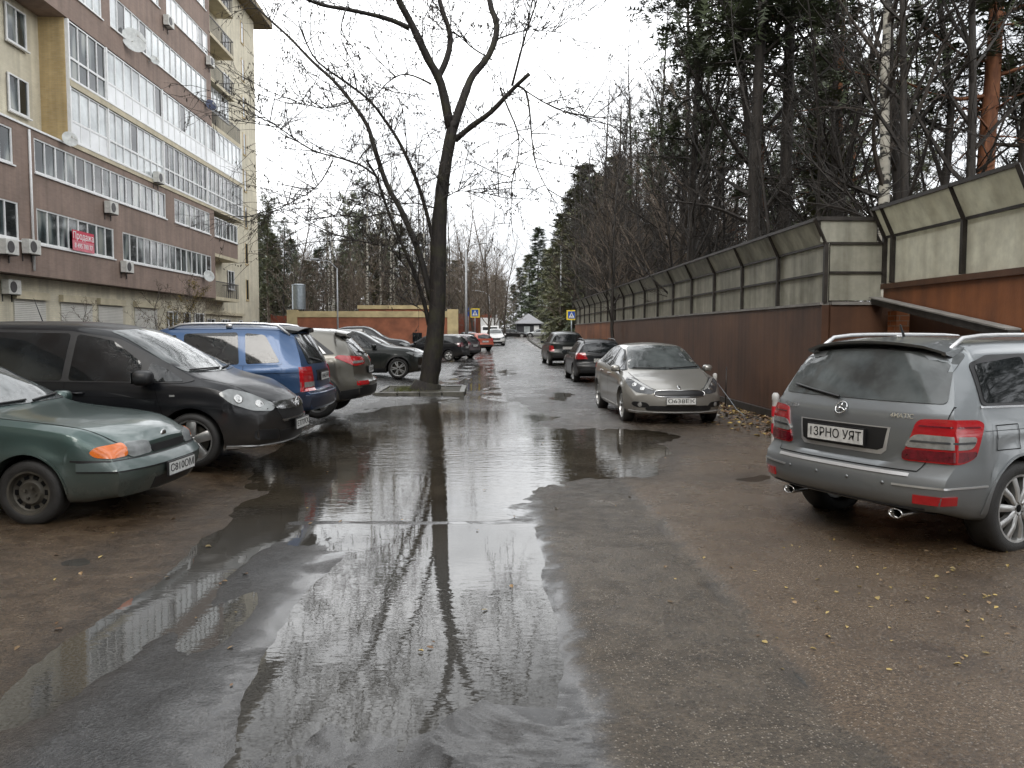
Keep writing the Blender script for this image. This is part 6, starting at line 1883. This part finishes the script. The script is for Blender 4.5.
# evergreens closing the street at the far end
for i, (u, vt, Y, k) in enumerate(((537, 228, 146, 'spruceA'), (549, 250, 134, 'spruceB'), (522, 268, 150, 'spruceA'), (560, 215, 98, 'spruceB'), (572, 190, 84, 'spruceB'), (585, 165, 76, 'spruceB'), (598, 175, 70, 'spruceA'), (556, 262, 128, 'pineB'), (615, 160, 66, 'spruceB'), (541, 270, 152, 'spruceA'), (513, 285, 150, 'spruceB'), (529, 255, 160, 'spruceB'), (566, 225, 108, 'spruceA'), (556, 240, 128, 'spruceB'), (580, 200, 100, 'spruceB'), (592, 190, 92, 'spruceB'), (604, 170, 82, 'spruceA'), (620, 185, 88, 'spruceB'), (535, 285, 160, 'spruceB'), (505, 280, 158, 'spruceA'))):
    X = (u - 485) / 800 * Y; Ht = CAM_H + (332 - vt) / 800 * Y - .01 * max(0, Y - 45)
    plant(k, X, Y, Ht / (15 if k == 'spruceA' else (13 if k == 'spruceB' else 17)), i * 1.1, 'dark evergreen closing the view at the far end of the street', 'evergreen', 'evergreens at the far end of the street')
# background trees left and centre
n = 0; tries = 0
while n < 118 and tries < 5000:
    tries += 1
    Y = rw.uniform(74, 135) if n < 60 else rw.uniform(110, 190); u = rw.uniform(262, 508) if rw.random() < .85 else rw.uniform(420, 505)
    X = (u - 485) / 800 * Y
    if not free(X, Y, 1.5): continue
    k = rw.choice(['tanA', 'tanB', 'birchA', 'birchA', 'tanA', 'bareA'])
    if k == 'birchA' and not 310 < u < 440: k = 'tanB'
    hgt = rw.uniform(.85, 1.15) * (1.0 if u < 350 else 1.12)
    plant(k, X, Y, hgt, rw.uniform(0, 6.3), 'pale leafless tree in the wood closing the street on the left' if k != 'birchA' else 'white stemmed birch in the wood behind the orange wall', 'tree', G_L if k != 'birchA' else 'birches behind the orange wall')
    n += 1
for i, (u, vt, Y, k) in enumerate(((272, 200, 78, 'pineL'), (287, 222, 80, 'pineA'), (262, 230, 88, 'spruceA'), (300, 255, 92, 'pineL'), (352, 198, 90, 'pineL'), (368, 185, 96, 'pineA'), (384, 215, 92, 'pineL'), (345, 240, 100, 'spruceA'), (402, 225, 98, 'spruceB'), (310, 262, 84, 'spruceB'), (425, 235, 104, 'spruceA'), (446, 250, 118, 'pineL'), (470, 262, 124, 'spruceA'), (495, 275, 140, 'spruceB'), (330, 225, 105, 'pineA'), (280, 250, 96, 'spruceB'), (266, 215, 100, 'spruceB'), (276, 235, 84, 'spruceB'), (295, 240, 100, 'spruceA'), (318, 250, 96, 'spruceA'), (338, 262, 88, 'spruceB'), (360, 215, 108, 'spruceA'), (378, 235, 86, 'spruceB'), (392, 240, 110, 'spruceA'), (410, 258, 96, 'spruceB'), (455, 262, 110, 'spruceB'), (480, 280, 130, 'spruceA'))):
    X = (u - 485) / 800 * Y; Ht = CAM_H + (332 - vt) / 800 * Y - .01 * max(0, Y - 45)
    plant(k, X, Y, Ht / {'pineA': 19, 'pineB': 17, 'pineL': 18, 'spruceA': 15, 'spruceB': 13}[k], i * .9, 'tall evergreen in the wood behind the orange wall', 'evergreen', G_LC)
# tall bare tree with long ascending boughs by the second lamp post
plant('tanA', .75, 100, 1.45, .6, 'tallest bare tree with long rising boughs right of the lamp posts')
# scrub behind the wall and along the wood's edge
for i in range(60):
    Y = rw.uniform(68, 95) if i < 38 else rw.uniform(90, 120); u = rw.uniform(270, 440) if i < 38 else rw.uniform(440, 500); X = (u - 485) / 800 * Y
    plant('shrub', X, Y, rw.uniform(1.5, 2.9), rw.uniform(0, 6.3), 'brown leafless shrub in the scrub behind the orange wall', 'shrub', 'shrubs behind the orange wall')
for i, (x, y, s) in enumerate(((-16.3, 40.2, 1.15), (-16.0, 43.5, 1.35), (-16.6, 46.5, 1.2), (-16.2, 50, 1.0))):
    plant('shrub', x, y, s, i * 1.3, 'leafless shrub before the ground floor of the apartment block', 'shrub', 'shrubs before the apartment block', z=0)
plant('shrub', -16.4, 33.2, .85, .4, 'small bare shrub in front of the first white shutters', 'shrub', z=0)

# unseen trees added behind the viewer and past the right edge to darken reflections
for i in range(46):
    if i < 26: x, y = rw.uniform(-22, 24), rw.uniform(-34, -12)
    elif i < 35: x, y = rw.uniform(16, 28), rw.uniform(-12, 10)
    else: x, y = rw.uniform(-22, 24), rw.uniform(-40, -30)
    if not free(x, y, 1.8): continue
    k = rw.choice(['pineA', 'pineB', 'spruceA', 'spruceB', 'spruceB', 'spruceA', 'bareC'])
    plant(k, x, y, rw.uniform(.9, 1.2), rw.uniform(0, 6.3), 'unseen tree added behind the viewpoint to darken reflections', 'tree', 'unseen trees added behind the viewpoint', z=0)
# small tree with ochre leaves by the block
tr, cr = bare_tree(31, 4.6, .05, .12, 18, .42, .9, 3, 5, .12)
rr = random.Random(4); lf = MB()
for k in range(900):
    v = Vector(cr.v[rr.randrange(len(cr.v))]) + Vector((rr.gauss(0, .06), rr.gauss(0, .06), rr.gauss(0, .06)))
    T = Matrix.Translation(v) @ Euler((rr.uniform(0, 6), rr.uniform(0, 6), rr.uniform(0, 6))).to_matrix().to_4x4(); s = rr.uniform(.03, .055)
    lf.add([(-s, 0, 0), (0, -s * .5, .01), (s, 0, 0), (0, s * .5, .01)], [(0, 1, 2, 3)], 0, T)
o = tr.build('trunk', M['bark'], None, smooth=True); o.name = 'small_tree'
cr.build('crown', M['bark_grey'], o); lf.build('foliage', M['budleaf'], o)
o.location = (-15.4, 39.5, 0); tag(o, 'small tree with sparse ochre leaves before the apartment block', 'tree')

# ---- the street tree on its island, limbs following the real ones
TY = 21.6
def P3(u, v, dy=0.0): return at(u, v, TY + dy)
tre = MB(); crn = MB(); seeds = MB()
def limb(pts, r0, r1, mb=None, n=8, dy0=0.0, dy1=0.0, sm=True):
    L = len(pts); P_ = []
    for i, (u, v) in enumerate(pts):
        P_.append(P3(u, v, dy0 + (dy1 - dy0) * (i / max(1, L - 1)) ** 1.3))
    if sm:
        q = []
        for i in range(L - 1):
            a, b, c, d = P_[max(0, i-1)], P_[i], P_[i+1], P_[min(L-1, i+2)]
            for k in range(3):
                t = k / 3
                q.append(.5 * ((2*b) + (c-a)*t + (2*a-5*b+4*c-d)*t*t + (3*b-a-3*c+d)*t**3))
        q.append(P_[-1]); P_ = q
    rad = [(r0 + (r1 - r0) * i / (len(P_) - 1)) / 52.0 for i in range(len(P_))]
    jr = random.Random(str(pts))
    rad = [r * jr.uniform(.94, 1.08) for r in rad]
    (mb or tre).tube(P_, rad, n)
    return P_
LIMBS = []
base = P3(427, 394)
lb = limb([(426, 396), (428, 385), (431, 368), (434, 345), (437, 310), (438, 270), (439, 230), (441, 200), (445, 168), (450, 140), (453, 122)], 15, 7.0, n=14)
tre.tube([P3(424, 398), P3(426, 391), P3(428, 382)], [.52, .44, .36], 14)
LIMBS += [
 (limb([(450, 128), (441, 84), (428, 59), (412, 25), (397, -4), (384, -45), (378, -90), (365, -140)], 6.5, 2.2, dy1=-1.4), 6),
 (limb([(437, 80), (447, 58), (450, 34), (440, 2), (436, -40), (444, -90), (440, -150)], 4.6, 1.6, dy1=.8), 5),
 (limb([(453, 128), (460, 108), (466, 91), (473, 75), (489, 55), (497, 27), (489, -2), (492, -50), (505, -100), (508, -150)], 6.6, 2.2, dy1=1.6), 6),
 (limb([(455, 140), (472, 126), (491, 112), (512, 90), (529, 74)], 4.2, 2.6, dy1=-1.2), 3),
 (limb([(500, 88), (508, 108), (517, 130), (519, 148), (515, 168), (508, 180)], 1.3, .5, dy0=-.7, dy1=-1.2), 3),
 (limb([(518, 86), (526, 92), (530, 115), (532, 140), (537, 168), (548, 190)], 1.7, .5, dy0=-.9, dy1=-1.6), 4),
 (limb([(512, 86), (520, 55), (527, 30), (537, 0), (546, -40)], 1.7, .6, dy0=-.8, dy1=-2), 4),
 (limb([(516, 84), (540, 100), (565, 112), (600, 118)], 1.1, .4, dy0=-.9, dy1=-2.5), 4),
 (limb([(431, 300), (422, 262), (412, 235), (400, 208), (387, 185), (375, 150), (367, 125), (350, 100), (334, 81), (312, 61), (290, 38), (269, 19), (250, 0), (235, -25)], 4.6, 1.0, dy1=2.4), 8),
 (limb([(437, 262), (431, 231), (423, 200), (412, 169), (398, 140), (384, 119), (369, 100), (344, 81), (318, 62), (305, 40), (298, 20)], 3.0, .7, dy1=-2.0), 7),
 (limb([(429, 325), (424, 302), (418, 283), (408, 258), (398, 236), (386, 205), (376, 176), (366, 160)], 3.2, 1.2, dy1=-1.0), 6),
 (limb([(376, 176), (362, 166), (344, 159), (312, 150), (284, 131), (268, 120), (254, 107)], 1.5, .5, dy0=-1, dy1=-2.4), 6),
 (limb([(409, 28), (391, 20), (369, 14), (345, 9), (322, 5), (300, -4), (280, -20)], 3.6, 1.2, dy0=-.6, dy1=-3), 5),
 (limb([(346, 9), (342, 22), (341, 38), (346, 52), (347, 66)], 1.0, .35, dy0=-1.8, dy1=-2.0), 2),
 (limb([(431, 84), (414, 76), (400, 75), (386, 84), (374, 98), (364, 104)], 1.3, .5, dy0=-.5, dy1=1.5), 5),
 (limb([(402, 216), (385, 213), (365, 217), (340, 216), (310, 220), (290, 226)], 1.1, .35, dy0=-1, dy1=.5), 5),
 (limb([(437, 205), (455, 192), (474, 192), (500, 196)], .9, .35, dy1=-1.5), 4),
 (limb([(333, 160), (322, 180), (310, 192), (296, 200), (284, 206)], 1.0, .35, dy0=-1, dy1=-.4), 4),
 (limb([(434, 208), (415, 203), (398, 204), (380, 196)], 1.0, .4, dy1=1.2), 4),
 (limb([(430, 318), (424, 312), (418, 307), (412, 303)], .9, .3), 1),
 (limb([(418, 283), (402, 262), (390, 250), (372, 243), (350, 240)], .9, .3, dy0=-.5, dy1=-1.5), 4),
 (limb([(352, 101), (338, 106), (322, 108), (300, 103), (282, 96)], 1.0, .35, dy0=1.2, dy1=.4), 5),
 (limb([(495, 40), (512, 34), (530, 30), (556, 32)], 1.4, .4, dy0=.8, dy1=1.4), 5),
 (limb([(492, 60), (470, 46), (460, 36), (448, 44)], 1.2, .4, dy0=.8, dy1=.2), 5)]
rt = random.Random(9)
def twig(P0, d, L, depth):
    n_ = 4; pts = wander(P0, d, L, n_, 0, rt, .16, -.01 if depth == 0 else -.06)
    r = .014 if depth == 0 else .0075
    crn.tube(pts, [r * (1 - .65 * k / n_) for k in range(n_ + 1)], 4 if depth == 0 else 3, cap=False)
    if depth < 2:
        for k in range(4 if depth == 0 else 2):
            j = rt.randrange(1, n_); Q = pts[j].lerp(pts[j+1], rt.random())
            dd = (pts[j+1] - pts[j]).normalized() + Vector((rt.gauss(0, .55), rt.gauss(0, .55), rt.gauss(-.05, .5)))
            twig(Q, dd, L * rt.uniform(.4, .7), depth + 1)
    if depth >= 1 and rt.random() < .38:
        for k in range(rt.randrange(2, 5)):
            Q = pts[-1].lerp(pts[1], rt.random()) + Vector((rt.gauss(0, .03), rt.gauss(0, .03), -rt.uniform(.0, .03)))
            s = rt.uniform(.025, .055); T = Matrix.Translation(Q) @ Euler((rt.gauss(0, .4), rt.gauss(0, .4), rt.uniform(0, 6.3))).to_matrix().to_4x4()
            seeds.add([(0, 0, s), (s * .35, 0, 0), (0, 0, -s * 1.3), (-s * .35, 0, 0), (0, s * .3, 0), (0, -s * .3, 0)], [(0, 1, 2, 3), (0, 4, 2, 5)], 0, T)
for pts, k in LIMBS:
    for q in range(int(k * 3.5)):
        i = rt.randrange(max(1, len(pts) // 4), len(pts) - 1); P0 = pts[i].lerp(pts[i+1], rt.random())
        t = (pts[i+1] - pts[i]).normalized()
        d = t * .7 + Vector((rt.gauss(0, .8), rt.gauss(0, .8), rt.gauss(.45, .45)))
        twig(P0, d, rt.uniform(.5, 2.3), 0)
o = tre.build('trunk', M['bark_green'], None, smooth=True); o.name = 'street_tree'
tag(o, 'big bare street tree with forked mossy trunk on a kerbed island', 'tree')
crn.build('crown', M['bark'], o); seeds.build('seed_clusters', M['deadleaf'], o)
# ------------------------------------------------------------------ island, posts, signs, kiosk
isl = empty('tree_island', (-1.72, 22.2, 0)); tag(isl, 'low concrete kerbed island with soil and moss round the street tree', 'island')
m_ = MB(); rr = random.Random(3)
for i in range(4): m_.box((-.85 + .58 * i, -1.35 + rr.uniform(-.05, .05), .03 + rr.uniform(-.02, .02)), (.56, .15, .17), 0, rr.uniform(-.04, .04), bev=.02)
for i in range(4): m_.box((-.9 + .58 * i, 1.5 + rr.uniform(-.03, .03), .02), (.56, .15, .16), 0, rr.uniform(-.05, .05), bev=.02)
for i in range(5):
    m_.box((-1.15, -1.05 + .58 * i, .02), (.15, .56, .17), 0, rr.uniform(-.05, .05), bev=.02); m_.box((1.1, -1.05 + .58 * i, .02), (.15, .56, .17), 0, rr.uniform(-.05, .05), bev=.02)
m_.build('kerb_stones', M['kerb'], isl)
m_ = MB(); n_ = 14; vs = []
for j in range(n_ + 1):
    for i in range(n_ + 1):
        x = -1.08 + 2.1 * i / n_; y = -1.28 + 2.7 * j / n_
        vs.append((x, y, .07 + .12 * math.exp(-((x - .15) ** 2 + (y + .5) ** 2) / .35) + rr.uniform(-.012, .012)))
m_.add(vs, [(j*(n_+1)+i, j*(n_+1)+i+1, (j+1)*(n_+1)+i+1, (j+1)*(n_+1)+i) for j in range(n_) for i in range(n_)])
m_.build('soil', plain('island_soil', (.05, .045, .028), .8, var=.4, scale=4, bmp=.6), isl, smooth=True)
m_ = MB()
for k in range(500):
    x, y = rr.gauss(-.25, .25), rr.gauss(-.5, .35)
    if abs(x) > 1 or abs(y) > 1.3: continue
    hh = rr.uniform(.04, .12); a = rr.uniform(0, 6.3); w = .008
    m_.add([(x - w * math.cos(a), y - w * math.sin(a), .1), (x + w * math.cos(a), y + w * math.sin(a), .1), (x + rr.gauss(0, .03), y + rr.gauss(0, .03), .14 + hh)], [(0, 1, 2)])
tag(m_.build('grass_tuft', plain('dull_grass', (.10, .11, .03), .7, var=.3), isl), kind='stuff')

M['redtape'] = plain('red_reflector', (.50, .02, .03), .4, var=.1)
M['postwhite'] = plain('dirty_white_plastic', (.55, .54, .52), .45, var=.15, scale=8)
def delineator(x, y, label, h=.84):
    e = empty('marker_post', (x, y, h1(x, y))); tag(e, label, 'marker post', 'striped marker posts')
    m_ = MB(); m_.lathe([(.10, 0), (.10, .03), (.045, .05), (.040, h - .1), (.045, h - .09), (.045, h - .03), (.025, h), (0, h)], 14); m_.build('post', M['postwhite'], e, sharp=45)
    for z in (.30, .52): m_ = MB(); m_.lathe([(.047, h - z), (.047, h - z + .13)], 14); m_.build('red_band', M['redtape'], e, smooth=True)
    return e
delineator(4.47, 15.4, 'red and white marker post at the nose of the silver hatchback')
delineator(3.72, 10.1, 'red and white marker post left of the grey off-roader', .88)
m_ = MB(); m_.tube([(4.5, 15.35, .70), (4.62, 15.15, .48), (4.75, 14.9, .22), (4.84, 14.7, .12)], .006, 6); tag(m_.build('chain', M['zinc'], smooth=True), 'pale chain slung from the marker post down to the leaves', 'chain')
m_ = MB(); m_.tube([(5.02, 16.5, 0), (5.03, 16.5, .95)], .014, 6); tag(m_.build('iron_rod', M['barrier_frame'], smooth=True), 'thin upright iron rod in the leaves by the brown wall', 'rod')

M['signyellow'] = plain('sign_yellow', (.80, .62, .05), .5, var=.04)
M['signblue'] = plain('sign_blue', (.02, .09, .42), .4, var=.04)
M['signwhite'] = plain('sign_white', (.78, .78, .78), .5, var=.03)
def crossing(u, v, Y, size, label):
    p = at(u, v, Y); zg = h1(p.x, Y); zc = p.z - zg
    e = empty('crossing_sign', (p.x, Y, zg)); tag(e, label, 'road sign', 'pedestrian crossing signs')
    m_ = MB(); m_.tube([(0, .05, 0), (0, .05, zc + size * .5)], .038, 8); m_.build('post', M['zinc'], e, smooth=True)
    m_ = MB(); m_.box((0, 0, zc), (size * 1.0, .03, size)); m_.build('yellow_board', M['signyellow'], e)
    k = size * .36
    m_ = MB(); m_.box((0, -.02, zc), (2 * k, .012, 2 * k)); b_ = m_.build('blue_panel', M['signblue'], e)
    m_ = MB(); m_.prism([(-k * .8, zc - k * .72), (k * .8, zc - k * .72), (0, zc + k * .82)], -.034, -.028, 0, 'Y'); m_.build('triangle', M['signwhite'], b_)
    m_ = MB(); s = k
    m_.lathe([(s * .10, -.042), (s * .10, -.036), (0, -.036)], 10, 0, Matrix.Translation((0, 0, zc + s * .30)), 'Y')
    for q in ([(0, .2), (-.05, -.15), (-.28, -.6)], [(0, .2), (.04, -.15), (.22, -.42), (.26, -.62)], [(0, .15), (.2, -.02), (.3, -.08)], [(0, .15), (-.16, .0), (-.25, -.12)]):
        m_.tube([(a * s, -.04, zc + b * s) for a, b in q], s * .055, 4)
    m_.build('walking_figure', M['ink'], b_)
crossing(475, 313, 76, .88, 'yellow bordered pedestrian crossing sign left of the street by the lamp posts')
crossing(571.5, 315, 60, .74, 'yellow bordered pedestrian crossing sign right of the street above the dark pickup')
m_ = None
p = at(467, 312, 75.6); e = empty('road_sign', (p.x, 75.6, h1(p.x, 75.6))); tag(e, 'blue edge-on road sign on the post beside the left crossing sign', 'road sign')
m_ = MB(); m_.tube([(.12, 0, 0), (.12, 0, p.z + .2)], .035, 6); m_.build('post', M['zinc'], e, smooth=True)
m_ = MB(); m_.box((0, -.03, p.z - e.location.z), (.34, .03, .8)); m_.build('panel', M['signblue'], e)

M['pole'] = plain('grey_pole', (.34, .35, .36), .5, .3, var=.08)
def lamp_post(u, v_top, Y, r, label, arm=1):
    p = at(u, v_top, Y); zg = h1(p.x, Y); H = p.z - zg
    e = empty('street_lamp', (p.x, Y, zg)); tag(e, label, 'street lamp', 'street lamps along the street')
    m_ = MB(); m_.tube([(0, 0, 0), (0, 0, H * .5), (0, 0, H)], [r, r * .85, r * .6], 10); m_.build('pole', M['pole'], e, smooth=True)
    m_ = MB(); m_.tube([(0, 0, H - .05), (arm * .5, 0, H + .45), (arm * 1.3, 0, H + .6)], r * .4, 6); m_.build('arm', M['pole'], e, smooth=True)
    m_ = MB(); m_.box((arm * 1.55, 0, H + .6), (.65, .26, .13), 0, bev=.04); m_.build('lamp_head', M['pole'], e)
lamp_post(466, 250, 72, .13, 'tall pale lamp post beside the left crossing sign')
lamp_post(489, 296, 92, .10, 'shorter pale lamp post left of the oncoming white car', -1)
lamp_post(337, 268, 57, .07, 'thin grey lamp post in front of the orange wall', -1)
lamp_post(561, 246, 82, .08, 'thin grey lamp post among the far evergreens on the right', -1)

# kiosk
kz = h1(7.5, 128); e = empty('kiosk', (6.9, 128, kz - .2)); tag(e, 'small dark kiosk with a pale pyramid roof at the end of the street', 'kiosk')
M['kiosk'] = plain('dark_kiosk_wall', (.03, .03, .034), .6, var=.2); M['kroof'] = plain('pale_roof_sheet', (.22, .22, .23), .5, var=.1)
m_ = MB(); m_.b2((-1.9, -1.9, 0), (1.9, 1.9, 2.3)); m_.build('wall', M['kiosk'], e)
m_ = MB(); a = 2.4
m_.add([(-a, -a, 2.3), (a, -a, 2.3), (a, a, 2.3), (-a, a, 2.3), (-a, -a, 2.2), (a, -a, 2.2), (a, a, 2.2), (-a, a, 2.2), (0, 0, 3.9)], [(0, 1, 8), (1, 2, 8), (2, 3, 8), (3, 0, 8), (4, 5, 1, 0), (5, 6, 2, 1), (6, 7, 3, 2), (7, 4, 0, 3), (7, 6, 5, 4)]); m_.build('roof', M['kroof'], e)
m_ = MB(); m_.box((-.3, -1.93, 1.3), (.9, .04, 1.0)); m_.build('window', M['pane_bright'], e)
m_ = MB(); m_.box((1.2, -1.93, 1.0), (.8, .04, 1.9)); m_.build('door', M['white'], e)
e = empty('metal_fence', (9.6, 126, h1(9.6, 126))); tag(e, 'dark slatted fence running right from the kiosk', 'fence')
for i in range(4):
    m_ = MB(); q = i * -6.0
    m_.b2((i * .1, q - 5.9, .1), (i * .1 + .06, q, 2.2)); m_.build('panel', M['kiosk'], e)
    m_ = MB(); m_.b2((i * .1 - .06, q - .08, 0), (i * .1 + .12, q + .08, 2.4)); m_.build('post', M['kiosk'], e)
e = empty('box_truck', (.55, 90, h1(.5, 90))); tag(e, 'white box body of a truck behind the oncoming white car', 'truck')
m_ = MB(); m_.box((0, 2, 1.75), (2.1, 4.4, 2.1), 0, bev=.05); m_.build('box_body', P['white'], e)
m_ = MB(); m_.prism([(-2.0, .5), (-2.0, 1.1), (-1.5, 1.9), (-.25, 2.0), (-.25, .5)], -.95, .95, 0, 'X', Matrix.Translation((0, 0, 0))); m_.build('cab', P['white'], e)
m_ = MB(); m_.box((0, -1.79, 1.48), (1.6, .04, .55), M=Matrix.Identity(4)); m_.build('windscreen', M['glass'], e)
for sx in (-.95, .95):
    for sy in (-1.2, 3.0):
        w_ = empty('wheel', (sx * .93, sy, .36), 0 if sx > 0 else PI, e); w_.rotation_euler[2] += -PI/2; make_wheel(w_, .36, .24, 'steel', M['rim_dark'])
# ------------------------------------------------------------------ overcast daylight
SUN_EL, SUN_AZ = R(38), R(200)
w = bpy.data.worlds.new('World'); scene.world = w; w.use_nodes = True
t = w.node_tree; bg = t.nodes['Background']
sky = t.nodes.new('ShaderNodeTexSky'); sky.sky_type = 'NISHITA'; sky.sun_disc = False
sky.sun_elevation = SUN_EL; sky.sun_rotation = SUN_AZ; sky.air_density = 1.0; sky.dust_density = 4.0
hs = t.nodes.new('ShaderNodeHueSaturation'); hs.inputs['Saturation'].default_value = .25
t.links.new(sky.outputs[0], hs.inputs['Color'])
tc = t.nodes.new('ShaderNodeTexCoord')
mp = t.nodes.new('ShaderNodeMapping'); mp.inputs['Scale'].default_value = (1, 1, 2.2); t.links.new(tc.outputs['Generated'], mp.inputs[0])
n1 = noise(t, 2.2, 6, .55, mp.outputs[0], .4)
cl = ramp(t, n1.outputs['Fac'], [(.28, (3.1, 3.2, 3.35)), (.44, (5.6, 5.75, 5.95)), (.58, (12.4, 12.6, 12.8)), (.75, (15.2, 15.3, 15.4))])
mx = mixc(t, .85, hs.outputs[0], cl.outputs[0])
t.links.new(mx, bg.inputs['Color']); bg.inputs['Strength'].default_value = .11
sd = bpy.data.lights.new('sun', 'SUN'); sd.energy = .6; sd.angle = R(25); sd.color = (1, .96, .9)
so = link(bpy.data.objects.new('sun', sd)); so.rotation_euler = (PI/2 - SUN_EL, 0, -SUN_AZ + PI); so.location = (0, 0, 50)
scene.view_settings.view_transform = 'Standard'; scene.view_settings.look = 'None'
scene.view_settings.exposure = 1.22; scene.view_settings.gamma = 1.0
scene.view_settings.use_curve_mapping = False
scene.cycles.max_bounces = 6; scene.cycles.diffuse_bounces = 2; scene.cycles.glossy_bounces = 4; scene.cycles.transmission_bounces = 2
scene.cycles.use_denoising = True
scene.cycles.caustics_reflective = False; scene.cycles.caustics_refractive = False
